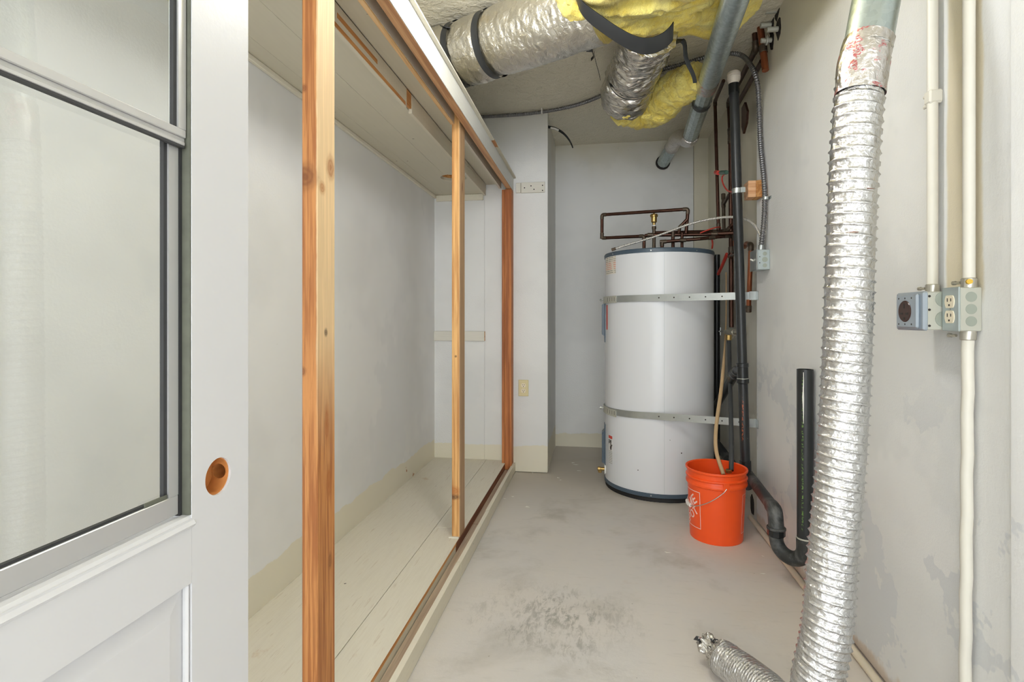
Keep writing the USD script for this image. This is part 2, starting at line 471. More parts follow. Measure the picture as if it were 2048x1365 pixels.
def resample(p, step):
    p = np.asarray(p, float)
    t = np.concatenate([[0], np.cumsum(np.linalg.norm(np.diff(p, axis=0), axis=1))])
    q = np.linspace(0, t[-1], max(2, int(t[-1] / step) + 1))
    return np.stack([np.interp(q, t, p[:, k]) for k in range(3)], 1), q


def frames(p):
    p = np.asarray(p, float)
    t = np.gradient(p, axis=0)
    t /= np.linalg.norm(t, axis=1, keepdims=True) + 1e-12
    a = np.zeros_like(p)
    ref = np.array([0, 0, 1.0]) if abs(t[0][2]) < 0.9 else np.array([1.0, 0, 0])
    v = np.cross(t[0], ref)
    a[0] = v / np.linalg.norm(v)
    for i in range(1, len(p)):
        v = a[i - 1] - t[i] * (a[i - 1] @ t[i])
        a[i] = v / (np.linalg.norm(v) + 1e-12)
    return t, a, np.cross(t, a)


def tube(path, r, sides=16, caps=True, disp=None):
    """Swept tube. r: number or one per point; disp: (n, sides) added to the radius."""
    p = np.asarray(path, float)
    t, a, b = frames(p)
    n = len(p)
    ang = np.arange(sides) * 2 * np.pi / sides
    rr = np.broadcast_to(np.asarray(r, float), (n,))[:, None] * np.ones((1, sides))
    if disp is not None:
        rr = rr + disp
    v = p[:, None] + rr[:, :, None] * (np.cos(ang)[None, :, None] * a[:, None] + np.sin(ang)[None, :, None] * b[:, None])
    i, j = np.meshgrid(np.arange(n - 1), np.arange(sides), indexing='ij')
    q = np.stack([i * sides + j, i * sides + (j + 1) % sides, (i + 1) * sides + (j + 1) % sides, (i + 1) * sides + j], -1).reshape(-1, 4)
    f = np.vstack([q[:, [0, 1, 2]], q[:, [0, 2, 3]]])
    v = v.reshape(-1, 3)
    if caps:
        k = len(v)
        v = np.vstack([v, p[0], p[-1]])
        jj = np.arange(sides)
        f = np.vstack([f, np.stack([np.full(sides, k), (jj + 1) % sides, jj], 1),
                       np.stack([np.full(sides, k + 1), (n - 1) * sides + jj, (n - 1) * sides + (jj + 1) % sides], 1)])
    return trimesh.Trimesh(v, f, process=False)


def pipe_open(p0, p1, r, wall=0.004, sides=32):
    """A straight pipe open at its far end p1."""
    p0, p1 = np.asarray(p0, float), np.asarray(p1, float)
    d = (p1 - p0) / np.linalg.norm(p1 - p0)
    pts = [p0, p1 - d * 0.001, p1, p1, p1 - d * 0.12]
    rs = [r, r, r - 0.0008, r - wall, r - wall]
    t, a, b = frames([p0, p1])
    ang = np.arange(sides) * 2 * np.pi / sides
    v = np.concatenate([np.asarray(q)[None] + rad * (np.cos(ang)[:, None] * a[0] + np.sin(ang)[:, None] * b[0]) for q, rad in zip(pts, rs)])
    f = []
    for i in range(len(pts) - 1):
        for j in range(sides):
            k, l = i * sides + j, i * sides + (j + 1) % sides
            f += [[k, l, l + sides], [k, l + sides, k + sides]]
    m = trimesh.Trimesh(v, f, process=False)
    return m


def cyl(p0, p1, r, sides=24, r1=None, bev=0.0):
    p0, p1 = np.asarray(p0, float), np.asarray(p1, float)
    r1 = r if r1 is None else r1
    if bev:
        d = (p1 - p0) / np.linalg.norm(p1 - p0)
        return tube([p0, p0 + d * 1e-5, p0 + d * bev, p1 - d * bev, p1 - d * 1e-5, p1], [r - bev, r - bev, r, r1, r1 - bev, r1 - bev], sides)
    return tube([p0, p1], [r, r1], sides)


def lathe(prof, c, sides=48, axis=2, close=True):
    """Profile [(r, h)] turned about an axis through c."""
    prof = np.asarray(prof, float)
    ang = np.arange(sides) * 2 * np.pi / sides
    n = len(prof)
    v = np.zeros((n, sides, 3))
    o = [k for k in range(3) if k != axis]
    if axis == 1:
        o = o[::-1]
    v[:, :, o[0]] = prof[:, :1] * np.cos(ang)
    v[:, :, o[1]] = prof[:, :1] * np.sin(ang)
    v[:, :, axis] = prof[:, 1:2]
    v = v.reshape(-1, 3) + np.asarray(c, float)
    f = []
    for i in range(n - 1):
        for j in range(sides):
            k, l = i * sides + j, i * sides + (j + 1) % sides
            f += [[k, l, l + sides], [k, l + sides, k + sides]]
    return trimesh.Trimesh(v, f, process=False)


def shell(cx, cy, r0, r1, a0, a1, z0, z1, n=24):
    """A curved plate between two radii, angles and heights."""
    a = np.linspace(a0, a1, n)
    ring = []
    for r, z in ((r1, z0), (r1, z1), (r0, z1), (r0, z0)):
        ring.append(np.stack([cx + r * np.cos(a), cy + r * np.sin(a), np.full(n, z)], 1))
    v = np.concatenate(ring)
    f = []
    for k in range(4):
        for i in range(n - 1):
            p, q = k * n + i, ((k + 1) % 4) * n + i
            f += [[p, p + 1, q + 1], [p, q + 1, q]]
    for i in (0, n - 1):
        w = [k * n + i for k in range(4)]
        f += [[w[0], w[1], w[2]], [w[0], w[2], w[3]]] if i == 0 else [[w[0], w[2], w[1]], [w[0], w[3], w[2]]]
    m = trimesh.Trimesh(v, f, process=False)
    m.fix_normals()
    return m


def mani(m):
    m = trimesh.Trimesh(m.vertices, m.faces, process=True)
    m.merge_vertices()
    trimesh.repair.fix_normals(m)
    return m3.Manifold(m3.Mesh(vert_properties=np.asarray(m.vertices, np.float32), tri_verts=np.asarray(m.faces, np.uint32)))


def from_mani(M_):
    q = M_.to_mesh()
    return trimesh.Trimesh(np.array(q.vert_properties[:, :3], float), np.array(q.tri_verts, int), process=False)


def cut(a, *bs):
    r = mani(a)
    for b in bs:
        r = r - mani(b)
    return from_mani(r)


def ribbon(path, width, thick, side):
    """A flat strap along a path; side: the direction of its width (one vector, or one per point)."""
    p = np.asarray(path, float)
    n = len(p)
    t = np.gradient(p, axis=0)
    t /= np.linalg.norm(t, axis=1, keepdims=True) + 1e-12
    s_ = np.broadcast_to(np.asarray(side, float), (n, 3)).copy()
    s_ -= t * (s_ * t).sum(1, keepdims=True)
    s_ /= np.linalg.norm(s_, axis=1, keepdims=True) + 1e-12
    nn = np.cross(t, s_)
    c = [p + s_ * width / 2 * i + nn * thick / 2 * j for i, j in ((-1, -1), (1, -1), (1, 1), (-1, 1))]
    v = np.stack(c, 1).reshape(-1, 3)
    f = []
    for i in range(n - 1):
        for k in range(4):
            a, b = i * 4 + k, i * 4 + (k + 1) % 4
            f += [[a, b, b + 4], [a, b + 4, a + 4]]
    e = (n - 1) * 4
    f += [[0, 2, 1], [0, 3, 2], [e, e + 1, e + 2], [e, e + 2, e + 3]]
    m = trimesh.Trimesh(v, f, process=False)
    m.fix_normals()
    return m


# ---------------------------------------------------------------- scene helpers
USED = {}


def numbered(parent, name):
    k = USED.get((parent, name), -1) + 1
    USED[(parent, name)] = k
    return name if k == 0 else f'{name}_{k:03d}'


BASE = {'/World': np.zeros(3)}


def keys(prim, label=None, cat_=None, group=None, kind=None):
    for k, v in (('label', label), ('category', cat_), ('group', group), ('kind', kind)):
        if v:
            prim.SetCustomDataByKey(k, v)


def thing(name, base, label=None, cat_=None, group=None, kind=None):
    path = '/World/' + numbered('/World', name)
    x = UsdGeom.Xform.Define(stage, path)
    x.AddTranslateOp().Set(tuple(float(c) for c in base))
    BASE[path] = np.asarray(base, float)
    keys(x.GetPrim(), label, cat_, group, kind)
    return path


def part(parent, name, mesh, mat, label=None, smooth=35, kind=None):
    """One mesh under a thing or a part (points are given in world space)."""
    path = parent + '/' + numbered(parent, name)
    v, f = np.asarray(mesh.vertices, float), np.asarray(mesh.faces, int)
    b = BASE[parent]
    usdkit.mesh(stage, path, trimesh.Trimesh(v - b, f, process=False), M[mat], smooth=smooth)
    BASE[path] = b
    keys(stage.GetPrimAtPath(path), label, kind=kind)
    return path


def solo(name, mesh, mat, label=None, cat_=None, group=None, kind=None, smooth=35):
    """A thing, or a piece of the setting, that is one mesh."""
    path = '/World/' + numbered('/World', name)
    usdkit.mesh(stage, path, mesh, M[mat], smooth=smooth)
    BASE[path] = np.zeros(3)
    keys(stage.GetPrimAtPath(path), label, cat_, group, kind)
    return path


# ---------------------------------------------------------------- the room
XL, XR, YE, YB, ZC = -1.155, 0.854, 3.725, 4.485, 2.55       # left wall, right wall, closet end wall, back wall, ceiling
XRR = 0.900                                                   # stripped strip of the right wall behind the pipes
XW = -0.331                                                   # edge of the closet end wall
YO = -1.7                                                     # open end of the room, behind the camera
solo('floor', box(XL - 0.1, 1.1, YO, YB + 0.1, -0.1, 0.0), 'concrete', 'bare grey concrete slab floor with scuffs and paint flecks', kind='structure', smooth=False)
solo('ceiling', box(XL - 0.1, 1.1, YO, YB + 0.1, ZC, ZC + 0.1), 'ceiling', 'cream ceiling with a rough sprayed texture', kind='structure', smooth=False)
solo('wall_left', box(XL - 0.1, XL, YO, YB + 0.1, 0, ZC), 'paint_left', 'white wall along the back of the closet with a cream foot', kind='structure', smooth=False)
wb = thing('wall_back', (0.2, YB, 0), 'white wall behind the water heater', kind='structure')
part(wb, 'wall_panel', box(XW - 0.05, 0.79, YB, YB + 0.1, 0.012, ZC), 'paint_back', smooth=False)
part(wb, 'wall_panel', box(0.793, XRR + 0.1, YB - 0.012, YB + 0.1, 0.012, ZC), 'paint_recess', smooth=False)
we = thing('wall_end', (-0.75, YE, 0), 'white end wall of the closet, ending in a free edge by the water heater', kind='structure')
part(we, 'wall_panel', box(XL, -0.7835, YE, YB, 0.005, ZC), 'paint_end', smooth=False)
part(we, 'wall_panel', box(-0.7825, XW, YE + 0.001, YB + 0.02, 0.005, ZC), 'paint_end', smooth=False)
part(we, 'corner_bead', box(XW - 0.03, XW + 0.002, YE - 0.002, YE + 0.05, 0.01, ZC), 'paint_end', smooth=False)
wr = thing('wall_right', (XR, 1.5, 0), 'white plastered wall on the right with cream patches round the conduits', kind='structure')
part(wr, 'wall_panel', box(XR, 1.0, 1.235, 3.0, 0.015, ZC), 'paint_right', smooth=False)
part(wr, 'wall_panel', box(XR - 0.009, 1.0, YO, 1.235, 0.015, ZC), 'paint_right', smooth=False)
part(wr, 'wall_panel', box(XRR, 1.0, 3.0, 3.62, 0.015, ZC), 'paint_recess', 'cream stripped board behind the pipes', smooth=False)
part(wr, 'wall_panel', box(XRR + 0.004, 1.0, 3.624, YB, 0.015, ZC), 'paint_recess', smooth=False)
part(wr, 'stud', box(0.866, XRR, 2.995, 3.034, 0.66, 1.005), 'cavity_wood', 'bare orange wood stud showing at the wall edge', smooth=False)

hb_ = at(1505, 1010, x=XR)
rg_ = np.random.default_rng(3)
part(wr, 'broken_hole', trimesh.convex.convex_hull(np.array([(XR - e, hb_[1] + 0.035 * math.cos(a_) * (0.7 + 0.5 * rg_.random()), max(0.018, hb_[2] + 0.055 * math.sin(a_) * (0.7 + 0.5 * rg_.random()))) for e in (0.0, 0.0015) for a_ in np.linspace(0, 2 * math.pi, 12)[:-1]])), 'hole_dark', 'dark broken hole at the foot of the wall edge', smooth=False)

# the closet: raised plywood floor, low board ceiling, open framing
Y0 = 0.84
ZP, ZK = 0.080, 1.985
cf = thing('closet_floor', (-0.9, 2.2, 0), 'raised closet floor of whitewashed plywood sheets', kind='structure')
for (x0, x1, y0, y1) in ((XL, -0.7685, Y0, YE), (-0.7665, -0.621, Y0, 2.487), (-0.7665, -0.621, 2.490, YE)):
    part(cf, 'plywood_panel', box(x0, x1, y0, y1, ZP - 0.015, ZP, 0.0012), 'plywood', smooth=False)
part(cf, 'plywood_edge', box(-0.6209, -0.6203, Y0, 2.33, ZP - 0.014, ZP - 0.001), 'raw_wood', smooth=False)
part(cf, 'joist', box(-0.66, -0.622, Y0, 2.33, 0.0, ZP - 0.0155), 'rail_paint', smooth=False)
part(cf, 'joist', box(-0.66, -0.6202, 2.331, YE, 0.0, ZP - 0.002), 'dark_joist', 'dark reddish brown joist side', smooth=False)
tr = thing('trim_1', (-0.57, 2.2, 0), 'cream painted track and curb boards along the open closet front', kind='structure')
part(tr, 'track_plank', box(-0.6195, -0.5785, Y0, 2.655, 0.0, 0.038), 'channel_wood', smooth=False)
part(tr, 'track_plank', box(-0.6195, -0.5785, 2.660, YE - 0.09, 0.0, 0.038), 'channel_wood', smooth=False)
for y0, y1, dx in ((Y0, 2.169, 0.0), (2.1715, 2.770, 0.0015), (2.7725, YE, -0.001)):
    part(tr, 'curb_board', box(-0.577 + dx, -0.558 + dx, y0, y1, 0.003, 0.066), 'rail_paint', smooth=False)
    part(tr, 'curb_cap', box(-0.5768 + dx, -0.5582 + dx, y0 + 0.0005, y1 - 0.0005, 0.066, 0.0675), 'rail_top', smooth=False)

cc = thing('ceiling_closet', (-0.95, 2.2, ZK), 'low cream ceiling of painted boards over the closet', kind='structure')
hole_c = at(907, 356, z=ZK)
hole = cyl((hole_c[0], hole_c[1], ZK - 0.05), (hole_c[0], hole_c[1], ZK + 0.1), 0.082, 40)
part(cc, 'ceiling_board', box(XL, -1.0745, Y0, YE, ZK, ZK + 0.019, 0.001), 'closet_board', smooth=False)
part(cc, 'ceiling_board', cut(box(-1.0735, -0.9255, Y0, YE, ZK, ZK + 0.019), hole), 'closet_board', smooth=False)
part(cc, 'ceiling_board', cut(box(-0.9245, -0.787, Y0, YE, ZK, ZK + 0.019), hole), 'closet_board', smooth=False)
ring = from_mani(mani(cyl((hole_c[0], hole_c[1], ZK + 0.0195), (hole_c[0], hole_c[1], ZK + 0.04), 0.10, 40)) - mani(cyl((hole_c[0], hole_c[1], ZK - 0.05), (hole_c[0], hole_c[1], ZK + 0.1), 0.084, 40)))
part(cc, 'hole_rim', ring, 'raw_wood', 'raw orange plywood edge of the cut-out')
part(cc, 'hole_cover', box(hole_c[0] - 0.12, hole_c[0] + 0.12, hole_c[1] - 0.12, hole_c[1] + 0.12, ZK + 0.0405, ZK + 0.05), 'closet_board', smooth=False)
part(cc, 'loft_deck', box(XL, -0.582, Y0, YE, 2.078, 2.09), 'closet_board', smooth=False)
part(cc, 'cove_strip', box(XL, XL + 0.016, Y0, YE, ZK - 0.021, ZK - 0.0005, 0.003), 'cream_board', smooth=False)
part(cc, 'cove_strip', box(XL + 0.017, -0.79, YE - 0.016, YE, ZK - 0.045, ZK - 0.0005, 0.003), 'cream_board', smooth=False)
part(cc, 'filler_board', box(-0.7685, -0.6625, Y0, YE, 2.05, 2.06), 'closet_board', smooth=False)

hd = thing('trim_2', (-0.66, 2.2, 2.0), 'header of sliding door tracks over the open closet front', kind='structure')
part(hd, 'track_board', box(-0.786, -0.770, Y0, 2.10, 1.970, 2.049, 0.001), 'worn_board', 'cream board with strips of bare orange wood', smooth=False)
part(hd, 'track_board', box(-0.786, -0.770, 2.165, YE - 0.016, 1.970, 2.049, 0.001), 'worn_board', smooth=False)
part(hd, 'filler_block', box(-0.784, -0.772, 2.105, 2.160, 1.988, 2.05), 'raw_wood', smooth=False)
part(hd, 'track_board', box(-0.661, -0.645, Y0, 2.383, 1.993, 2.077, 0.001), 'lip_wood', smooth=False)
for y0, y1, z0, z1 in ((Y0, 2.085, 1.9725, 1.987), (Y0, 1.47, 2.020, 2.030), (1.5, 1.80, 2.006, 2.022)):
    part(hd, 'bare_strip', box(-0.7701, -0.7694, y0, y1, z0, z1), 'raw_wood', 'strip of bare orange wood where paint has flaked', smooth=False)
part(hd, 'track_face', box(-0.6449, -0.6435, Y0, 2.383, 1.9985, 2.077), 'beam_board', smooth=False)
part(hd, 'track_board', box(-0.661, -0.645, 2.478, YE - 0.09, 1.995, 2.077, 0.001), 'beam_board', smooth=False)
part(hd, 'header_beam', box(-0.610, -0.5745, Y0, YE - 0.001, 1.995, 2.0775, 0.0008), 'header_wood', 'orange brown beam edge', smooth=False)
part(hd, 'fascia', box(-0.5743, -0.572, Y0, YE - 0.001, 1.9965, 2.087), 'fascia_board', 'white painted face', smooth=False)
part(hd, 'cap_strip', box(-0.579, -0.556, Y0, 2.905, 2.0875, 2.094), 'cream_board', smooth=False)
part(hd, 'cap_strip', box(-0.579, -0.556, 2.910, YE - 0.001, 2.0875, 2.098), 'worn_board', smooth=False)
wbd = thing('trim_3', (-0.46, YE, 2.02), 'cream nailing board screwed to the closet end wall', kind='structure')
zt, zb = at(1060, 366, y=YE)[2], at(1060, 387, y=YE)[2]
part(wbd, 'board', box(-0.553, -0.518, YE - 0.019, YE, zb + 0.004, zt - 0.001, 0.0015), 'cleat_paint', smooth=False)
part(wbd, 'board', box(-0.516, at(1090, 377, y=YE)[0], YE - 0.016, YE, zb + 0.002, zt, 0.0015), 'cleat_paint', smooth=False)
for px, py in ((1062, 372), (1068, 379), (1049, 376), (1085, 371), (1085, 381)):
    p = at(px, py, y=YE - 0.016)
    part(wbd, 'screw', cyl((p[0], p[1] + 0.001, p[2]), (p[0], p[1] - 0.0015, p[2]), 0.0042, 10), 'slot_dark')

# posts
def post(label, x0, x1, y0, y1, z0, z1, mat, b=0.002):
    return solo('wall_stud', box(x0, x1, y0, y1, z0, z1, b), mat, label, 'stud', smooth=False)


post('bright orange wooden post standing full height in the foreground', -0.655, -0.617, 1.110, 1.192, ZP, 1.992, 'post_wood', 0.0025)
post('thin pale yellow wooden post with paint smears in the middle of the closet front', -0.656, -0.617, 2.385, 2.476, ZP, 2.075, 'stud_wood')
post('narrow brown jamb stud at the far end of the closet front', -0.643, -0.623, YE - 0.075, YE, ZP, 1.992, 'jamb_wood', 0.001)
post('reddish brown jamb stud with knots next to the outlet wall', -0.620, -0.5735, YE - 0.088, YE, 0.039, 1.993, 'jamb_wood', 0.001)
mp = at(911, 1077, z=ZP)
solo('shim_block', box(-0.668, -0.6215, 2.372, 2.385 - 0.001, ZP, ZP + 0.005, 0.001), 'cleat_paint', 'small cream shim at the foot of the middle post', 'shim', smooth=False)

# shelf cleat on the closet end wall
a, b = at(866, 682, y=YE - 0.018), at(969, 663, y=YE - 0.018)
sc_ = thing('shelf_cleat', (a[0], YE, a[2]), 'cream wooden shelf cleat across the closet end wall', 'cleat')
part(sc_, 'board', box(XL + 0.001, b[0], YE - 0.018, YE, a[2], b[2], 0.002), 'cleat_paint', smooth=False)
part(sc_, 'board_end', box(b[0] - 0.0008, b[0] + 0.0006, YE - 0.0175, YE, a[2] + 0.001, b[2] - 0.001), 'raw_wood', smooth=False)

# ---------------------------------------------------------------- the door on the left
XD = -0.550
dr = thing('door_1', (XD, 0.0, 0.0), 'white painted half glazed door standing open at the left', kind='structure')
DY0, DY1, SY0, SY1 = -0.03, 0.775, 0.095, 0.655
ZR0, ZR1 = 0.733, 0.822
hk = at(437, 953, x=XD)
stile = cut(box(XD - 0.036, XD, SY1, DY1, 0.012, 2.03), cyl((XD - 0.1, hk[1], hk[2]), (XD + 0.1, hk[1], hk[2]), 0.027, 48),
            cyl((XD - 0.018, hk[1], hk[2]), (XD - 0.018, DY1 - 0.012, hk[2]), 0.012, 24))
part(dr, 'stile', stile, 'door_paint', smooth=20)
part(dr, 'stile', box(XD - 0.036, XD, DY0, SY0, 0.012, 2.03, 0.0015), 'door_paint', smooth=False)
part(dr, 'lock_rail', box(XD - 0.036, XD, SY0, SY1 - 0.0003, ZR0, ZR1, 0.0), 'door_paint', smooth=False)
part(dr, 'top_rail', box(XD - 0.036, XD, SY0, SY1, 1.905, 2.03), 'door_paint', smooth=False)
part(dr, 'bottom_rail', box(XD - 0.036, XD, SY0, SY1, 0.012, 0.25), 'door_paint', smooth=False)
# bored hole lining
bore = from_mani(mani(cyl((XD - 0.0355, hk[1], hk[2]), (XD - 0.004, hk[1], hk[2]), 0.0272, 48)) - mani(cyl((XD - 0.05, hk[1], hk[2]), (XD + 0.02, hk[1], hk[2]), 0.0258, 48))
                 - mani(cyl((XD - 0.018, hk[1], hk[2]), (XD - 0.018, DY1, hk[2]), 0.0118, 24)))
part(dr, 'bore_end', cyl((XD - 0.018, DY1 - 0.0128, hk[2]), (XD - 0.018, DY1 - 0.0122, hk[2]), 0.0118, 24), 'bore_wood')
tun = from_mani(mani(cyl((XD - 0.018, hk[1] + 0.024, hk[2]), (XD - 0.018, DY1 - 0.0124, hk[2]), 0.0121, 24)) - mani(cyl((XD - 0.018, hk[1], hk[2]), (XD - 0.018, DY1 - 0.0135, hk[2]), 0.0112, 24)))
part(dr, 'latch_bore', tun, 'bore_wood', 'bare orange wood inside the latch hole')
part(dr, 'bore_back', cyl((XD - 0.034, hk[1], hk[2]), (XD - 0.030, hk[1], hk[2]), 0.0256, 40), 'bore_wood')
part(dr, 'bore_lining', bore, 'bore_wood', 'bare orange wood inside the knob hole')
# recessed lower panel with sloping edges
def slope_panel(y0, y1, z0, z1, x0, x1, w):
    v = [(x0, y0, z0), (x0, y1, z0), (x0, y1, z1), (x0, y0, z1), (x1, y0 + w, z0 + w), (x1, y1 - w, z0 + w), (x1, y1 - w, z1 - w), (x1, y0 + w, z1 - w)]
    f = [[0, 1, 5], [0, 5, 4], [1, 2, 6], [1, 6, 5], [2, 3, 7], [2, 7, 6], [3, 0, 4], [3, 4, 7], [4, 5, 6], [4, 6, 7]]
    return trimesh.Trimesh(v, f, process=False)


PX = XD - 0.011
part(dr, 'panel', cat(slope_panel(SY0 + 0.001, SY1 - 0.001, 0.251, ZR0 - 0.001, PX, PX + 0.004, 0.030),
                      box(PX - 0.013, PX, SY0 + 0.0005, SY1 - 0.0005, 0.2505, ZR0 - 0.0005)), 'door_paint', smooth=False)
for (y0, y1, z0, z1) in ((SY1 - 0.007, SY1 - 0.0004, 0.2505, ZR0 - 0.0004), (SY0 + 0.0004, SY0 + 0.007, 0.2505, ZR0 - 0.0004)):
    part(dr, 'panel_bead', box(PX, XD - 0.002, y0, y1, z0, z1, 0.0025), 'door_paint', smooth=False)
# glazing bead under the sash
part(dr, 'sill_bead', trimesh.convex.convex_hull(np.array([(x_, y_, z_) for y_ in (SY0, SY1 + 0.004) for (x_, z_) in ((XD + 0.0005, ZR1 - 0.012), (XD + 0.003, ZR1 - 0.008), (XD - 0.004, ZR1 + 0.004), (XD - 0.012, ZR1 + 0.005), (XD - 0.012, ZR1 - 0.012))])), 'door_paint', smooth=False)
# aluminium window set into the door: dark track, lower and upper sash
part(dr, 'sash_track', box(XD - 0.030, XD - 0.0015, SY1 - 0.0022, SY1 - 0.0002, ZR1 + 0.005, 1.905), 'weatherstrip', smooth=False)
part(dr, 'sash_track', box(XD - 0.026, XD - 0.0135, SY1 - 0.007, SY1 - 0.0025, ZR1 + 0.005, 1.905), 'gasket', smooth=False)
part(dr, 'sash_track', box(XD - 0.030, XD - 0.0015, SY0 + 0.0002, SY0 + 0.0022, ZR1 + 0.005, 1.905), 'weatherstrip', smooth=False)


def sash(name, label, xf, y0, y1, z0, z1, wb_, ws, wt, seat):
    """One framed pane; xf: the face of its frame."""
    s_ = part(dr, name, box(xf - 0.010, xf, y0, y1, z0, z0 + wb_, 0.001), 'aluminium', label, smooth=False)
    part(s_, 'frame_bar', box(xf - 0.010, xf, y0, y1, z1 - wt, z1, 0.001), 'aluminium', smooth=False)
    for q0, q1 in ((y0, y0 + ws), (y1 - ws, y1)):
        part(s_, 'frame_bar', box(xf - 0.010, xf - 0.0004, q0, q1, z0 + wb_, z1 - wt), 'aluminium', smooth=False)
    gk = 0.0055
    part(s_, 'gasket', box(xf - 0.009, xf - 0.003, y1 - ws - gk, y1 - ws, z0 + wb_, z1 - wt), 'gasket', smooth=False)
    if not seat:
        part(s_, 'gasket', box(xf - 0.009, xf - 0.003, y0 + ws, y1 - ws - gk, z0 + wb_, z0 + wb_ + 0.003), 'gasket', smooth=False)
    part(s_, 'pane', box(xf - 0.0085, xf - 0.0055, y0 + ws - 0.002, y1 - ws + 0.002, z0 + wb_ - 0.002, z1 - wt + 0.002), 'pane', smooth=False)
    return s_


zm = at(371, 293, x=XD - 0.008)[2]
ls = sash('lower_sash', 'lower aluminium framed pane', XD - 0.014, SY0 + 0.008, SY1 - 0.008, ZR1 + 0.008, zm + 0.012, 0.027, 0.0165, 0.010, 0)
us = sash('upper_sash', 'upper aluminium framed pane', XD - 0.0055, SY0 + 0.004, SY1 - 0.004, zm + 0.010, 1.900, 0.011, 0.0135, 0.015, 1)
part(us, 'meeting_groove', box(XD - 0.0125, XD - 0.0085, SY0 + 0.004, SY1 - 0.004, zm, zm + 0.0098), 'aluminium', smooth=False)
part(us, 'meeting_lip', box(XD - 0.0125, XD - 0.0055, SY0 + 0.004, SY1 - 0.006, zm - 0.001, zm + 0.004, 0.0008), 'aluminium', smooth=False)
part(us, 'gasket', box(XD - 0.0125, XD - 0.006, SY0 + 0.006, SY1 - 0.006, zm - 0.0042, zm - 0.0012), 'gasket', smooth=False)
part(ls, 'setting_block', box(XD - 0.0165, XD - 0.0145, SY1 - 0.062, SY1 - 0.027, ZR1 + 0.0355, ZR1 + 0.0405), 'weatherstrip', 'dark rubber block in the pane corner', smooth=False)

# bulb on the ceiling, above the picture
LX, LY = -0.12, 1.55
lp = thing('ceiling_light', (LX, LY, ZC), 'round white globe bulb hanging on a cord beside the closet front', 'lamp')
LZ = 2.20
part(lp, 'ceiling_rose', lathe([(0, ZC - 0.025), (0.045, ZC - 0.025), (0.055, ZC - 0.012), (0.06, ZC), (0, ZC)], (LX, LY, 0), 32), 'handle_white')
part(lp, 'cord', cyl((LX, LY, LZ + 0.11), (LX, LY, ZC - 0.024), 0.004, 10), 'handle_white')
part(lp, 'holder', lathe([(0, LZ + 0.06), (0.025, LZ + 0.06), (0.022, LZ + 0.10), (0.01, LZ + 0.115), (0, LZ + 0.115)], (LX, LY, 0), 24), 'handle_white')
gl_ = trimesh.creation.icosphere(subdivisions=3, radius=0.08)
gl_.apply_translation((LX, LY, LZ))
part(lp, 'globe', gl_, 'diffuser', smooth=True)

# ---------------------------------------------------------------- water heater
TX, TY, TR, TH = 0.4075, 3.577, 0.346, 1.515


def ray_circle(px, cx, cy, r):
    """Angle at which the sight line through a pixel column first meets an upright cylinder."""
    d = at(px, CY, d=1.0) - np.array([0, 0, H])
    d = d[:2] / np.linalg.norm(d[:2])
    o = -np.array([cx, cy])
    b = o @ d
    q = b * b - (o @ o - r * r)
    t = -b - math.sqrt(max(q, 0.0))
    p = d * t - np.array([cx, cy])
    return math.atan2(p[1], p[0]) % (2 * math.pi)


wh = thing('water_heater', (TX, TY, 0), 'tall white cylindrical water heater with dark blue top and bottom rims', 'water heater')
R0 = TR - 0.004
part(wh, 'body', lathe([(0, 0.045), (R0, 0.045), (R0, 1.50), (0, 1.50)], (TX, TY, 0), 128), 'tank_white', smooth=40)
part(wh, 'top_cap', lathe([(R0 - 0.004, 1.488), (TR, 1.488), (TR + 0.001, 1.506), (TR - 0.003, 1.513), (TR - 0.012, TH), (0.25, 1.512), (0, 1.510)], (TX, TY, 0), 128), 'tank_blue', 'dark blue top cap', smooth=40)
part(wh, 'bottom_rim', lathe([(0, 0.024), (TR - 0.01, 0.024), (TR, 0.028), (TR, 0.050), (R0 - 0.004, 0.052)], (TX, TY, 0), 128), 'tank_blue', 'dark blue bottom rim', smooth=40)
part(wh, 'foot_ring', lathe([(0, 0.0), (TR - 0.008, 0.0), (TR - 0.012, 0.0235), (0, 0.0235)], (TX, TY, 0), 96), 'foot_black')
aS = ray_circle(1328, TX, TY, R0)
part(wh, 'jacket_seam', shell(TX, TY, R0 - 0.001, R0 + 0.0008, aS, aS + 0.0035, 0.055, 1.487, 3), 'steel_box')
for px in (1226, 1302, 1393):
    a = ray_circle(px, TX, TY, TR)
    for z_ in (1.498,) if px != 1302 else (1.498, 0.039):
        p = np.array([TX + TR * math.cos(a), TY + TR * math.sin(a), z_])
        n_ = np.array([math.cos(a), math.sin(a), 0])
        part(wh, 'screw', cyl(p - n_ * 0.002, p + n_ * 0.003, 0.0042, 10), 'zinc')
D2R = math.pi / 180


def access_panel(zlo, zhi, z0, z1):
    p = part(wh, 'access_panel', shell(TX, TY, R0 - 0.002, R0 + 0.005, 152 * D2R, 187 * D2R, zlo, zhi, 12), 'tank_blue', 'dark blue element cover')
    v = []
    for rr, ins in ((R0 + 0.004, 0.0), (R0 + 0.021, 0.012)):
        for a_ in np.linspace(154 * D2R + ins * 2, 184.5 * D2R - ins * 0.6, 9):
            for z_ in (z0 + ins, z1 - ins):
                v.append((TX + rr * math.cos(a_), TY + rr * math.sin(a_), z_))
    part(p, 'raised_cover', trimesh.convex.convex_hull(np.array(v)), 'tank_blue', smooth=30)


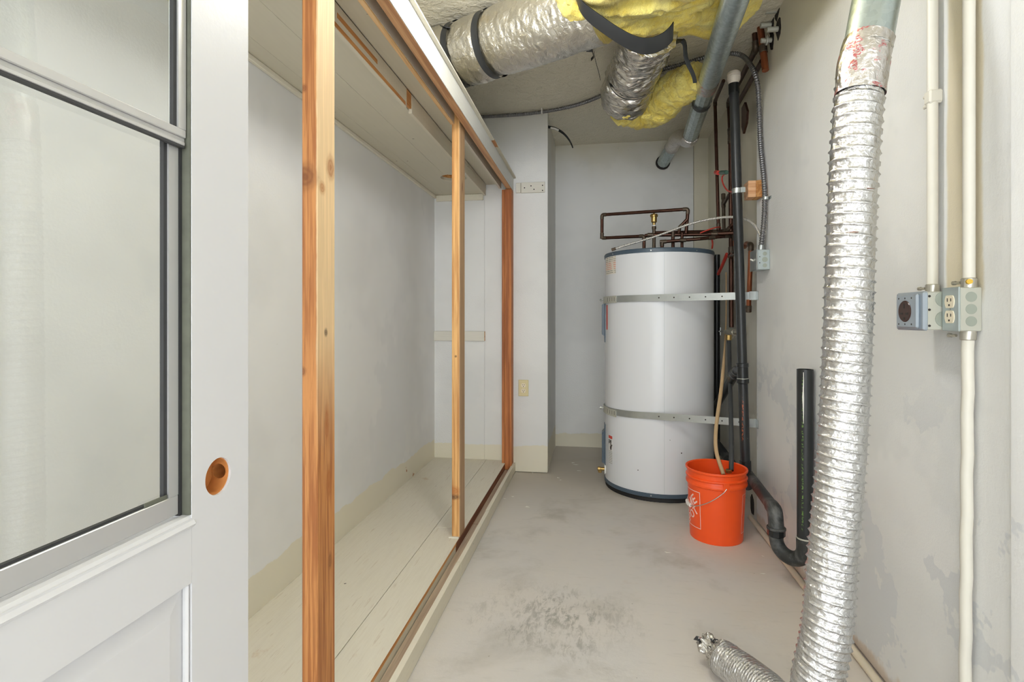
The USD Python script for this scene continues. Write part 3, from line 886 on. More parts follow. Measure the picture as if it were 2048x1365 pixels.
access_panel(0.935, 1.235, 0.975, 1.195)
access_panel(0.095, 0.395, 0.13, 0.35)
a0, a1 = ray_circle(1212.0, TX, TY, R0), ray_circle(1231.5, TX, TY, R0)
part(wh, 'warning_label', shell(TX, TY, R0 - 0.0005, R0 + 0.0008, min(a0, a1), max(a0, a1), 1.375, 1.486, 12), 'label_top', 'pale label with orange and grey print')
a0, a1 = ray_circle(1217.5, TX, TY, R0), ray_circle(1224.5, TX, TY, R0)
part(wh, 'warning_label', shell(TX, TY, R0 - 0.0005, R0 + 0.0008, min(a0, a1), max(a0, a1), 0.17, 0.345, 8), 'label_low', 'white label with red heading and pictures')
a0, a1 = ray_circle(1213.0, TX, TY, R0), ray_circle(1215.2, TX, TY, R0)
part(wh, 'warning_label', shell(TX, TY, R0 - 0.0005, R0 + 0.0008, min(a0, a1), max(a0, a1), 1.02, 1.18, 5), 'red_wire', 'narrow red label edge')
av = 184 * D2R
n_ = np.array([math.cos(av), math.sin(av), 0])
p = np.array([TX, TY, 0.098]) + n_ * R0
part(wh, 'escutcheon', cyl(p - n_ * 0.002, p + n_ * 0.006, 0.034, 24), 'handle_white', 'white ring')
dv = part(wh, 'drain_valve', cyl(p + n_ * 0.004, p + n_ * 0.032, 0.012, 16, bev=0.002), 'brass', 'brass drain valve')
part(dv, 'spout', cyl(p + n_ * 0.034 + (0, 0, 0.010), p + n_ * 0.034 + (0, 0, -0.024), 0.012, 14, bev=0.002), 'brass')
part(dv, 'screw_slot', cyl(p + n_ * 0.030, p + n_ * 0.050, 0.015, 8, bev=0.002), 'brass')
for px, py, r_ in ((1363, 907, 0.0035), (1340, 881, 0.002), (1276, 941, 0.003)):
    a = ray_circle(px, TX, TY, R0)
    q = np.array([TX + R0 * math.cos(a), TY + R0 * math.sin(a), 0])
    dd = (q[0] * -sn + q[1] * cs)
    q[2] = H + (CY - py) / F * dd
    nn_ = np.array([math.cos(a), math.sin(a), 0])
    part(wh, 'dent', cyl(q - nn_ * 0.002, q + nn_ * 0.0006, r_, 10), 'slot_dark')

# seismic straps
WP = np.array([XR - 0.001, 3.004])


def tangent(p, c, r):
    v = p - c
    d = np.linalg.norm(v)
    a = math.atan2(v[1], v[0])
    b = math.acos(r / d)
    return [a + b, a - b]


RS = TR + 0.002
tang = min(tangent(WP, np.array([TX, TY]), RS), key=lambda a: TY + RS * math.sin(a))
tang = tang % (2 * math.pi)


def strap(zc, label, zw, lower):
    t = thing('seismic_strap', (TX, TY, zc), label, 'strap', 'galvanised straps round the water heater')
    aa = np.linspace(165 * D2R, tang, 50)
    pts = [(TX + RS * math.cos(a), TY + RS * math.sin(a), zc + (zw - zc) * max(0, (a - math.pi) / (tang - math.pi)) * 0.4) for a in aa]
    tp = np.array(pts[-1])
    we_ = np.array([WP[0] - 0.008, WP[1] + 0.007, zw])
    pts += [tuple(tp + (we_ - tp) * w) for w in np.linspace(0.04, 1, 12)]
    part(t, 'band', ribbon(pts, 0.040, 0.0016, (0, 0, 1)), 'zinc', smooth=30)
    dirv = (we_ - tp) / np.linalg.norm(we_ - tp)
    nrm = np.array([dirv[1], -dirv[0], 0.0])
    q0 = tp + dirv * 0.10
    part(t, 'end_plate', ribbon([q0 + nrm * 0.0016, we_ + nrm * 0.0016], 0.0405, 0.0014, (0, 0, 1)), 'zinc', 'perforated end of the strap', smooth=False)
    L = np.linalg.norm(we_ - q0)
    for k in range(6):
        c = q0 + dirv * (0.012 + k * L / 6.0) + nrm * 0.0018
        part(t, 'hole', cyl(c, c + nrm * 0.0012, 0.0042, 10), 'slot_dark')
    part(t, 'wall_bracket', cat(box(WP[0] - 0.034, WP[0] - 0.001, WP[1] + 0.001, WP[1] + 0.004, zw - 0.023, zw + 0.023), box(WP[0] - 0.003, WP[0] - 0.0005, WP[1] - 0.036, WP[1] + 0.004, zw - 0.023, zw + 0.023)), 'zinc', smooth=False)
    ac = ray_circle(1213, TX, TY, RS)
    part(t, 'clamp_plate', shell(TX, TY, RS + 0.001, RS + 0.005, math.pi * 0.985, ray_circle(1232, TX, TY, RS + 0.005), zc - 0.023, zc + 0.021, 8), 'steel_old', 'slotted clamp plate')
    for k in range(4):
        a = ray_circle(1215 + 4.4 * k, TX, TY, RS + 0.005)
        part(t, 'slot', shell(TX, TY, RS + 0.004, RS + 0.0056, a, a + 0.005, zc - 0.012, zc + 0.012, 2), 'slot_dark')
    q = np.array([TX - RS - 0.001, TY - 0.02, zc])
    part(t, 'bolt', cat(cyl(q, q - (0.030, 0, 0), 0.0035, 10), cyl(q - (0.016, 0, 0), q - (0.026, 0, 0), 0.009, 6)), 'zinc')
    return t


strap(1.213, 'upper galvanised strap across the water heater to the wall', 1.216, 0)
strap(0.500, 'lower galvanised strap across the water heater to the wall', 0.532, 1)


# ---------------------------------------------------------------- copper pipes
def run(name, label, pts, r, mat='copper_dark', joints=(), rad=0.03, cat_='pipe', group=None, sides=14, jmat='copper_joint', caps=()):
    """A pipe run with soldered fittings at its corners."""
    pts = [np.asarray(p, float) for p in pts]
    t = thing(name, pts[0], label, cat_, group)
    part(t, 'tube', tube(fillet(pts, rad), r, sides), mat)
    for i in range(1, len(pts) - 1):
        u, v = pts[i - 1] - pts[i], pts[i + 1] - pts[i]
        lu, lv = np.linalg.norm(u), np.linalg.norm(v)
        if np.dot(u / lu, v / lv) > -0.93:
            k = rad + r * 0.9
            f = fillet([pts[i] + u / lu * min(k, 0.48 * lu), pts[i], pts[i] + v / lv * min(k, 0.48 * lv)], rad)
            part(t, 'elbow', tube(f, r * 1.16, sides), jmat)
    for i, w in joints:
        p = pts[i] + (pts[i + 1] - pts[i]) * w
        d = (pts[i + 1] - pts[i]) / np.linalg.norm(pts[i + 1] - pts[i])
        part(t, 'coupling', cyl(p - d * 0.02, p + d * 0.02, r * 1.22, sides, bev=0.002), jmat)
    return t


YT = 3.50
LO = dict(y=3.62)
run('copper_pipe', 'rectangular copper loop standing above the water heater', [at(1372, 467, y=3.44), at(1376, 462, y=3.42) * 0 + at(1376, 418.5, y=3.42), at(1204, 430, **LO), at(1204, 476.5, **LO), at(1288, 472.5, y=3.51), at(1288, 500, y=3.51) * np.array([1, 1, 0]) + (0, 0, 1.512)],
    0.0105, joints=((2, 0.9),), rad=0.02)
t_ = run('copper_pipe', 'short copper branch slanting off the right side of the loop', [at(1375, 438, y=3.42), at(1359, 455, y=3.43), at(1358, 466, y=3.44)], 0.0095, rad=0.012)
run('copper_pipe', 'dark copper pipe from the loop tee across to the right wall', [at(1290, 472, y=3.51), at(1299, 470.5, y=3.50), at(1414, 469, y=3.46), at(1467, 466, x=0.835)], 0.0115, joints=((1, 0.02), (2, 0.3)))
run('copper_pipe', 'upper copper pipe running from the air vent to the wall and bending up', [at(1310, 466, y=3.50), at(1440, 463, x=0.79), at(1453, 462, x=0.81), at(1474, 440, x=0.86)], 0.0105, joints=((0, 0.93),), rad=0.02)
run('copper_pipe', 'lower copper pipe bending down into the tank top in front of the others', [np.array([*at(1324, 480, y=3.44)[:2], 1.515]), at(1324, 484, y=3.44), at(1400, 478, y=3.42), at(1458, 472, x=0.82), np.array([*at(1466, 470, x=0.86)[:2], at(1466, 472, x=0.86)[2]])], 0.0105, joints=((1, 0.55), (2, 0.4), (1, 0.03)), rad=0.018)
run('copper_pipe', 'copper riser behind the white cable on the tank top', [np.array([*at(1346, 480, y=3.48)[:2], 1.513]), at(1346, 462, y=3.48)], 0.0105, joints=((0, 0.08), (0, 0.85)))
run('copper_pipe', 'right copper riser on the tank top under the slanting branch', [np.array([*at(1364, 480, y=3.47)[:2], 1.513]), at(1364, 466, y=3.47)], 0.009)
nip = at(1346, 494, y=3.48)
for px in (1324, 1346):
    q = at(px, 494, y=3.46)
    t_ = solo('pipe_nipple', cyl((q[0], q[1], 1.5105), (q[0], q[1], 1.5225), 0.021, 12, bev=0.003), 'nickel', f'pale threaded nipple on the tank top under the {"lower elbow" if px == 1324 else "copper riser"}', 'pipe fitting')
# automatic air vent on its riser
q = at(1308, 470, y=3.50)
av_ = thing('air_vent', (q[0], q[1], 1.513), 'brass air vent valve on a copper riser over the tank', 'valve')
zA = lambda py: at(1308, py, y=3.50)[2]
part(av_, 'riser', cyl((q[0], q[1], 1.512), (q[0], q[1], zA(459)), 0.0105, 14), 'copper_joint')
part(av_, 'coupling', cyl((q[0], q[1], zA(459)), (q[0], q[1], zA(453)), 0.0135, 14, bev=0.002), 'copper_joint')
part(av_, 'thread_tape', cyl((q[0], q[1], zA(453)), (q[0], q[1], zA(450.5)), 0.0115, 14), 'handle_white', 'white thread tape')
part(av_, 'neck', cyl((q[0], q[1], zA(450.5)), (q[0], q[1], zA(446)), 0.0095, 14), 'brass')
zb_, zt_ = zA(446), zA(428.5)
hh = zt_ - zb_
part(av_, 'body', lathe([(0, zb_), (0.012, zb_), (0.0165, zb_ + 0.06 * hh), (0.018, zb_ + 0.12 * hh), (0.0185, zb_ + 0.66 * hh), (0.024, zb_ + 0.70 * hh), (0.0245, zb_ + 0.88 * hh), (0.021, zt_ - 0.001), (0.007, zt_), (0.006, zt_ + 0.004), (0.003, zt_ + 0.010), (0, zt_ + 0.010)], (q[0], q[1], 0), 24), 'brass')

# pipes down the right wall
X1 = 0.862
run('copper_pipe', 'leftmost thin copper pipe dropping down the stripped wall strip', [at(1447, 162, x=0.745), at(1430, 203, x=0.768), at(1437, 461, x=0.775)], 0.0105, joints=((1, 0.97),), rad=0.02)
run('copper_pipe', 'dark copper pipe from the ceiling stub back and down behind the black vent', [at(1508, 37, x=0.80), at(1512, 98, x=0.815), at(1458, 203, x=X1), at(1461, 270, x=X1), at(1463, 655, x=X1)], 0.0145, joints=((2, 0.1), (2, 0.9), (3, 0.03), (3, 0.6)), rad=0.025)
run('copper_pipe', 'bright copper pipe stub hanging by the ceiling with a capped end', [at(1518, 33, x=0.815), at(1531, 141, x=0.825)], 0.0165, 'copper_bright', joints=((0, 0.62),))
run('copper_pipe', 'slanting copper pipe from the bright stub down to behind the black vent', [at(1524, 122, x=0.822), at(1472, 214, x=0.868), at(1474, 470, x=0.868), at(1470, 500, x=0.868)], 0.0125, joints=((1, 0.9),), rad=0.03)
run('copper_pipe', 'short copper stub with a forked top beside the black vent', [at(1446.5, 389, x=X1), at(1448, 462, x=X1)], 0.0115, 'copper_joint', joints=((0, 0.06), (0, 0.28)))
run('copper_pipe', 'fork arm rising from the short copper stub', [at(1447.5, 409, x=X1), at(1458, 390, x=X1 + 0.004)], 0.010, 'copper_joint')
run('copper_pipe', 'right copper pipe with an elbow behind the junction box', [at(1489, 494, x=0.875), at(1493, 487.5, x=0.87), at(1502, 490, x=0.862), at(1497, 622, x=0.866)], 0.0135, 'copper_bright', joints=((2, 0.97),), rad=0.02)
run('copper_pipe', 'narrow copper pipe stepping down behind the black vent', [at(1463, 469, x=0.85), at(1469, 473, x=0.845), at(1470, 502, x=0.845), at(1461, 514, x=0.85)], 0.0115, 'copper_bright', rad=0.018)
pk = thing('pipe_clamp', at(1463, 512, x=0.84), 'tarnished clamp on the copper pipe near the junction box', 'clamp')
part(pk, 'arm', cyl(at(1463, 512, x=0.84), at(1475, 508, x=0.83), 0.008, 12), 'copper_joint')
part(pk, 'collar', cyl(at(1461, 512, x=X1) + (0, 0, -0.012), at(1461, 512, x=X1) + (0, 0, 0.014), 0.017, 14), 'copper_joint')
solo('pipe_clamp', cat(cyl(at(1462, 272, x=X1) + (0, 0, 0.03), at(1462, 272, x=X1) + (0, 0, -0.03), 0.020, 16, bev=0.003)), 'copper_joint', 'tarnished copper coupling high up beside the black vent', 'clamp')
q = at(1493, 236, x=XR)
solo('wall_plate', trimesh.convex.convex_hull(np.array([(XR - 0.012 * k, q[1] + dy, q[2] + dz) for k in (0, 1) for dy, dz in ((-0.05, 0.02), (-0.035, -0.04), (0.03, -0.08), (0.06, -0.03), (0.06, 0.08), (0.0, 0.09))])), 'copper_dark', 'dark brown plate on the wall right of the vent top', 'plate', smooth=False)

# ground wire clamp
gc = thing('ground_clamp', at(1436, 345, x=0.77), 'green ground clamp with a red wire on the copper pipe', 'clamp')
part(gc, 'clamp_body', cat(cyl(at(1432, 345, x=0.758), at(1437, 346, x=0.758), 0.014, 10), cyl(at(1437, 345.5, x=0.76), at(1443, 345.5, x=0.76), 0.006, 8)), 'red_wire', 'red wire lashing')
part(gc, 'lug', cyl(at(1442, 345.5, x=0.76), at(1453, 345, x=0.76), 0.013, 10, bev=0.003), 'green_clamp')
part(gc, 'wire', tube(spline([at(1452, 348, x=0.762), at(1444, 358, x=0.757), at(1449, 374, x=0.757), at(1462, 384, x=0.757), at(1471, 386, x=0.752)], 30), 0.0045, 8), 'red_wire')
for i, pp in enumerate(([at(1400, 466.5, y=3.42), at(1414, 461, y=3.41), at(1440, 459.5, x=0.80)], [at(1424, 480, x=0.80), at(1425, 490, x=0.80), at(1424, 497, x=0.80)], [at(1454, 508, x=0.85), at(1444, 532, x=0.84), at(1432, 556, x=0.83)])):
    solo('red_wire', tube(spline(pp, 16), (0.004, 0.006, 0.011)[i], 8), 'red_wire', ('short red wire lying on the pipes above the tank', 'red tag hanging at the right edge of the tank top', 'red ribbon slanting beside the tank under the pipes')[i], 'wire')

# ---------------------------------------------------------------- hose valve, hoses
vb = at(1463, 665, x=0.835)
hv = thing('hose_valve', vb, 'corroded hose valve on the copper pipe above the orange bucket', 'valve')
v0, v1 = at(1450, 664, x=0.80), at(1478, 665, x=0.85)
part(hv, 'body', cat(cyl(v0, v1, 0.014, 14, bev=0.003), cyl(at(1460, 665, x=0.82), at(1470, 665, x=0.838), 0.021, 12, bev=0.003), cyl(at(1468, 668, x=0.835), at(1463, 676, x=0.825), 0.013, 12)), 'nickel')
part(hv, 'outlet_nut', cyl(at(1458, 670, x=0.80), at(1458, 681, x=0.80), 0.0165, 8, bev=0.002), 'brass')
h0 = at(1441, 663, x=0.79)
part(hv, 'handle', cat(cyl(at(1450, 664, x=0.80), h0, 0.005, 8), cyl(h0 + (0, 0, 0.025), h0 - (0, 0, 0.025), 0.004, 8), cyl(h0 + (0.012, 0.02, 0), h0 - (0.012, 0.02, 0), 0.004, 8)), 'zinc')
BX_, BY_, BH_ = 0.602, 2.792, 0.349
hs = thing('drain_hose', at(1458, 683, x=0.80), 'black rubber hose from the valve down into the bucket', 'hose')
hp = spline([at(1458, 681, x=0.80), at(1459, 720, y=3.28), at(1461, 800, y=3.06), at(1462.5, 870, y=2.92), at(1462.5, 942, y=2.80)], 60)
part(hs, 'hose', tube(hp, 0.0115, 12), 'black_rubber')
e_ = hp[-1]
part(hs, 'end_fitting', cyl(e_ + (-0.012, 0, 0.006), e_ + (-0.012, 0, -0.012), 0.016, 10, bev=0.002), 'brass', 'brass hose coupling')
hp2 = spline([at(1452, 545, x=0.868), at(1452, 640, x=0.852), at(1449, 700, y=3.38), at(1441, 790, y=3.10), at(1431.5, 868, y=2.94), at(1433, 905, y=2.87), at(1440, 930, y=2.82), at(1447, 950, y=2.78)], 90)
hs2 = thing('tan_hose', hp2[0], 'thin tan tube from the pipes bending down into the bucket', 'hose')
part(hs2, 'hose', tube(hp2, np.concatenate([np.full(38, 0.0055), np.linspace(0.0055, 0.010, 14), np.full(38, 0.010)]), 12), 'tan_hose')

# bucket
def br(z):
    return 0.125 + (0.139 - 0.125) * z / 0.30


prof = [(0, 0.012), (0.121, 0.012), (0.1215, 0.002), (0.124, 0.0), (0.1255, 0.004)]
prof += [(br(z), z) for z in (0.02, 0.1, 0.2, 0.262)]
prof += [(0.1375, 0.268), (0.1445, 0.272), (0.146, 0.278), (0.1445, 0.286), (0.139, 0.292), (0.1385, 0.300), (0.1455, 0.304), (0.1462, 0.308), (0.1455, 0.311), (0.1395, 0.314), (0.1400, 0.335), (0.1465, 0.339), (0.1478, 0.344), (0.1470, 0.349), (0.1445, 0.350), (0.1375, 0.346), (0.1365, 0.30), (0.123, 0.02), (0.121, 0.0135), (0, 0.0135)]
bk = thing('bucket', (BX_, BY_, 0), 'orange plastic bucket with a wire handle by the water heater', 'bucket')
part(bk, 'shell', lathe(prof, (BX_, BY_, 0), 96), 'bucket_orange', smooth=40)
aP = ray_circle(1453, BX_, BY_, 0.145)
pts = []
for w in np.linspace(0, math.pi, 40):
    a = aP - w
    z_ = 0.282 - 0.122 * math.sin(w) ** 0.8
    rr = max(br(z_) + 0.006, 0.1475 if z_ > 0.262 else 0)
    pts.append((BX_ + rr * math.cos(a), BY_ + rr * math.sin(a), z_))
bl = part(bk, 'handle', tube(pts, 0.0022, 8), 'bail_wire', 'wire bail')
part(bl, 'grip', tube(np.array(pts[17:24]) + 0.0, 0.0085, 10), 'handle_white', 'white plastic grip')
part(bk, 'handle_ear', shell(BX_, BY_, 0.138, 0.1465, aP - 0.10, aP + 0.10, 0.268, 0.306, 8), 'bucket_orange')


def wrap(m, a0, z0, off=0.0005):
    """A flat drawing (x across, y up, in metres) laid on the bucket; its right edge x = 0 at angle a0."""
    m = m.copy()
    for _ in range(3):
        if np.max(m.edges_unique_length) > 0.02:
            m = m.subdivide_to_size(0.012)
    v = np.array(m.vertices)
    z_ = z0 + v[:, 1]
    rr = br(z_) + off + v[:, 2]
    a = a0 + v[:, 0] / 0.132
    return trimesh.Trimesh(np.stack([BX_ + rr * np.cos(a), BY_ + rr * np.sin(a), z_], 1), m.faces, process=False)


aL = ray_circle(1400.5, BX_, BY_, 0.134)


def outline(w, h, t, d=0.0003):
    return cat(box(-w, 0, 0, t, 0, d), box(-w, 0, h - t, h, 0, d), box(-w, -w + t, t, h - t, 0, d), box(-t, 0, t, h - t, 0, d))


part(bk, 'print_frame', wrap(outline(0.182, 0.182, 0.0032), aL, 0.062), 'print_white', 'white square outline of the printed sign', smooth=False)
for txt, hgt, ex, ey in (('THE', 0.016, -0.112, 0.118), ('HOME', 0.042, -0.016, 0.132), ('DEPOT', 0.036, -0.010, 0.080)):
    tm = meshkit.text_mesh(txt, hgt, 0.0004, bold=True)
    tm.apply_translation((-tm.bounds[1][0], 0, 0))
    tm.apply_transform(trimesh.transformations.rotation_matrix(math.radians(41), (0, 0, 1)))
    tm.apply_translation((ex, ey, 0))
    part(bk, 'print_lettering', wrap(tm, aL, 0.062), 'print_white', 'white slanted lettering', smooth=False)
aQ = ray_circle(1484.5, BX_, BY_, 0.134)
part(bk, 'print_frame', wrap(cat(outline(0.09, 0.19, 0.002)), aQ + 0.09 / 0.132, 0.05), 'print_white', 'thin white outline on the right side', smooth=False)

# ---------------------------------------------------------------- black vent pipe and drain trap
YV = 2.925
v0, v1 = at(1467.5, 168, y=YV), at(1491, 935, y=YV)
vp = thing('vent_pipe', v1, 'tall black plastic pipe rising past the water heater to a white cap', 'pipe')
part(vp, 'tube', cyl(v0, v1, 0.024, 28), 'abs_red', smooth=40)
dv_ = (v0 - v1) / np.linalg.norm(v0 - v1)
zt = lambda w: v1 + (v0 - v1) * w
wz = lambda py: (935 - py) / (935 - 168)
part(vp, 'top_sleeve', cyl(zt(0.975), zt(1.0), 0.0265, 24), 'black_plastic')
cp = part(vp, 'air_valve', lathe([(0, 0), (0.0255, 0), (0.027, 0.014), (0.0325, 0.022), (0.034, 0.034), (0.0345, 0.040), (0.0325, 0.042), (0.0325, 0.046), (0.0345, 0.048), (0.033, 0.060), (0.028, 0.066), (0, 0.068)], (*v0[:2], v0[2] - 0.004), 32), 'white_plastic', 'cream air admittance cap')
part(vp, 'tee', cyl(zt(wz(768)), zt(wz(727)), 0.0275, 28, bev=0.002), 'black_plastic')
part(vp, 'tee_collar', cyl(zt(wz(735)), zt(wz(727)), 0.0305, 28, bev=0.002), 'black_plastic')
part(vp, 'tee_collar', cyl(zt(wz(767)), zt(wz(758)), 0.0300, 28, bev=0.002), 'black_plastic')
part(vp, 'cement_line', cyl(zt(wz(758.6)), zt(wz(757.2)), 0.0292, 28), 'steel_old', 'pale cement line')
b0 = zt(wz(742))
b1 = at(1464, 757, y=3.10)
b2 = at(1424, 826, x=0.80)
part(vp, 'branch', tube(fillet([b0, b0 + (-0.012, 0.06, -0.005), b2], 0.03), 0.024, 22), 'black_plastic')
for w in (0.10, 0.16):
    c = b0 + (-0.012, 0.06, -0.005) + (b2 - b0) * (w - 0.08)
    dd_ = (b2 - b0) / np.linalg.norm(b2 - b0)
    part(vp, 'branch_collar', cyl(c - dd_ * 0.008, c + dd_ * 0.008, 0.0290, 24, bev=0.002), 'abs_dusty')
part(vp, 'coupling', cyl(zt(wz(945)), zt(wz(922)), 0.0285, 24, bev=0.002), 'black_plastic')
pc = thing('pipe_clamp', zt(wz(383)), 'galvanised clamp tying the black vent pipe to the wood block', 'clamp')
c = zt(wz(383))
part(pc, 'band', shell(c[0], c[1], 0.0242, 0.0256, 0, 2 * math.pi - 0.01, c[2] - 0.013, c[2] + 0.013, 32), 'zinc')
part(pc, 'lug', cat(box(c[0] + 0.010, c[0] + 0.034, c[1] - 0.030, c[1] - 0.026, c[2] - 0.013, c[2] + 0.013), cyl((c[0] + 0.028, c[1] - 0.032, c[2]), (c[0] + 0.028, c[1] - 0.025, c[2]), 0.005, 8)), 'zinc')

# wood block behind the clamp
bkz0, bkz1 = at(1512, 394, y=2.90)[2], at(1512, 361, y=2.90)[2]
wbk = thing('wood_block', (0.82, 2.94, bkz0), 'pale wooden block on the wall behind the black vent pipe', 'block')
part(wbk, 'block', box(0.784, 0.822, 2.90, 2.982, bkz0, bkz1, 0.0015), 'blocking_wood', smooth=False)
part(wbk, 'block', box(0.8225, XR, 2.898, 2.982, bkz0, bkz1 + 0.001, 0.0015), 'raw_wood', smooth=False)

# black pipe behind the tank and the dusty floor pipe
q = at(1433.5, 640, x=0.828)
solo('drain_pipe', cyl((q[0], q[1], 0.0), (q[0], q[1], 1.53), 0.021, 20), 'black_plastic', 'black pipe standing in the gap right of the water heater', 'pipe')
solo('drain_pipe', tube([at(1428, 880, x=0.815), at(1478, 948, x=0.800), at(1496, 972, x=0.795)], 0.026, 20), 'abs_dusty', 'dusty grey pipe slanting down behind the bucket', 'pipe')

# trap: floor run, elbow, union, J bend, standpipe
tp = thing('drain_trap', at(1553, 1065, x=0.80), 'black drain trap along the wall with a tall open standpipe', 'pipe')
r2 = 0.0262
p0 = at(1494, 946, x=0.803)
p1 = at(1549, 1020, x=0.742)
p2 = at(1552.5, 1066, x=0.740)
sp = at(1610.5, 1078, x=0.820)
st = at(1614.5, 740, x=0.820)
st[1] = sp[1] + 0.003
zbot = 0.128
part(tp, 'floor_run', cyl(p0, p1, r2, 24), 'abs_dusty', 'dust covered sloping pipe')
d01 = (p1 - p0) / np.linalg.norm(p1 - p0)
part(tp, 'elbow', tube(fillet([p1 - d01 * 0.05, p1 + d01 * 0.012, p2 + (0, 0, 0.015)], 0.05, 10), r2 * 1.14, 24), 'abs_dusty')
part(tp, 'union_nut', cyl(p2 + (0, 0, 0.018), p2 + (0, 0, -0.014), r2 * 1.30, 10, bev=0.004), 'black_plastic')
part(tp, 'union_nut', cyl(p2 + (0, 0, 0.024), p2 + (0, 0, 0.014), r2 * 1.42, 24, bev=0.002), 'abs_dusty')
ca = (p2[:2] + sp[:2]) / 2
hw = (sp[:2] - p2[:2]) / 2
zu = zbot + np.linalg.norm(hw)
bend = [(p2[0], p2[1], p2[2] - 0.005)] + [(*(ca - hw * math.cos(w)), zu - np.linalg.norm(hw) * math.sin(w)) for w in np.linspace(0, math.pi, 20)] + [(sp[0], sp[1], sp[2] - 0.001)]
part(tp, 'trap_bend', tube(np.array(bend), np.interp(np.arange(22), [0, 12, 21], [r2 * 1.02, r2 * 1.12, 0.0325]), 28), 'abs_dusty', smooth=40)
part(tp, 'cement_line', cyl(sp, sp + (0, 0, 0.006), 0.0315, 28), 'steel_old', 'pale cement line')
part(tp, 'standpipe', pipe_open(sp - (0, 0, 0.01), (sp[0], st[1], st[2]), 0.0295, 0.004, 36), 'abs_green', 'open black standpipe with green print', smooth=40)
dpx = [(sp[0] + 0.0297 * math.cos(a_), sp[1] + 0.0297 * math.sin(a_), z_) for a_, z_ in ((4.15, 0.885), (4.16, 0.84), (4.13, 0.80), (4.15, 0.74), (4.16, 0.685))]
part(tp, 'paint_drip', tube(spline(dpx, 20), np.interp(np.linspace(0, 1, 20), [0, 0.35, 0.5, 1], [0.0012, 0.0026, 0.0036, 0.0010]), 8), 'handle_white', 'white paint drip')
solo('floor_conduit', tube([(0.834, 3.05, 0.0125), (0.834, 2.2, 0.0125), (0.832, 1.6, 0.0125), (0.830, 0.9, 0.0125)], 0.0125, 14), 'pipe_paint', 'cream painted pipe lying along the foot of the right wall', 'pipe')

# ---------------------------------------------------------------- flexible foil duct on the right
def foil_duct_mesh(path, R, pitch0, pitch1, amp, crumple, sides=112, seed=3, per=11):
    """A wire-ribbed foil hose: sharp helical ridges, foil drawn in and crumpled between them."""
    p, q = resample(path, 0.0022)
    L = q[-1]
    pitch = np.interp(q, [0, L * 0.3, L - 0.5, L - 0.42, L], [pitch0, pitch0 * 0.95, pitch1, pitch1 * 0.62, pitch1 * 0.5])
    phase = np.concatenate([[0], np.cumsum(np.diff(q) / pitch[1:])])
    ang = np.arange(sides) / sides
    ph = (phase[:, None] + ang[None, :]) % 1.0
    d = np.minimum(ph, 1 - ph) * 2                     # 0 on the wire, 1 midway
    prof = -amp * np.interp(q, [0, L - 0.50, L - 0.42, L], [1, 1, 0.45, 0.4])[:, None] * (1 - np.exp(-d / 0.22)) * (1.0 - 0.15 * d)
    t, a, b = frames(p)
    th = ang * 2 * np.pi
    dirs = np.cos(th)[None, :, None] * a[:, None] + np.sin(th)[None, :, None] * b[:, None]
    surf = p[:, None] + R * dirs
    n1 = meshkit.fbm(surf * 75.0, 3, seed) - 0.5
    n2 = meshkit.noise(surf * 190.0, seed + 5) - 0.5
    disp = prof + (n1 * crumple + n2 * crumple * 0.55) * np.clip(d * 1.6, 0.12, 1)
    return p, disp


path1 = spline([at(1733, 96, d=1.275), at(1722, 160, d=1.275), at(1712, 260, d=1.27), at(1703, 420, d=1.268), at(1697, 600, d=1.265), at(1689, 800, d=1.26), at(1675, 1000, d=1.245), at(1662, 1150, d=1.235), at(1647, 1300, d=1.22),
                at(1632, 1375, d=1.225), (0.510, 1.345, 0.115), (0.512, 1.43, 0.064), (0.487, 1.53, 0.058), (0.437, 1.625, 0.057), (0.388, 1.700, 0.056)], 220)
p, disp = foil_duct_mesh(path1, 0.055, 0.0262, 0.0165, 0.0062, 0.0026)
i_end = len(p) - 70
taper = np.ones(len(p))
fd = thing('flexible_duct', (0.5, 1.4, 0.0), 'silver ribbed foil hose hanging at the right and trailing on the floor', 'duct')
# wrinkled shut towards its end
zf = p[:, 2]
rad = np.full(len(p), 0.0555)
floor_cap = np.minimum(rad, np.maximum(zf - 0.002, 0.02))
part(fd, 'hose', tube(p, np.minimum(rad, floor_cap), disp.shape[1], True, disp), 'foil_duct', smooth=True)
tipdir = (p[-1] - p[-12]) / np.linalg.norm(p[-1] - p[-12])
tip = p[-1]
rng = np.random.default_rng(11)
# gathered foil at the closed end
n = 40
w = np.linspace(0, 1, n)
gath = tip + tipdir[None] * (w * 0.085)[:, None] + np.array([0.0, 0.0, 1.0])[None] * (w ** 2 * 0.012)[:, None]
rg = np.interp(w, [0, 0.2, 0.5, 0.62, 0.8, 1.0], [0.052, 0.046, 0.024, 0.019, 0.030, 0.022])
th = np.arange(48) / 48 * 2 * np.pi
pl = 0.006 * np.sin(th[None] * 9 + 2.0 * np.sin(w[:, None] * 6)) * np.interp(w, [0, 0.2, 1], [0.15, 1, 1.1])[:, None] + rng.normal(0, 0.0007, (n, 48))
part(fd, 'gathered_end', tube(gath, rg, 48, True, pl), 'foil_crumple', 'crumpled shiny foil end', smooth=50)
for k in range(5):
    a_ = k * 1.3 + 0.4
    o = gath[24 + k] + np.array([0.018 * math.cos(a_), 0.012 * math.sin(a_), 0.012])
    v = o + rng.normal(0, 0.011, (7, 3))
    v[:, 2] = np.maximum(v[:, 2], 0.006)
    part(fd, 'tape_scrap', trimesh.convex.convex_hull(v), 'foil_crumple' if k % 2 else 'strap_black', smooth=False)
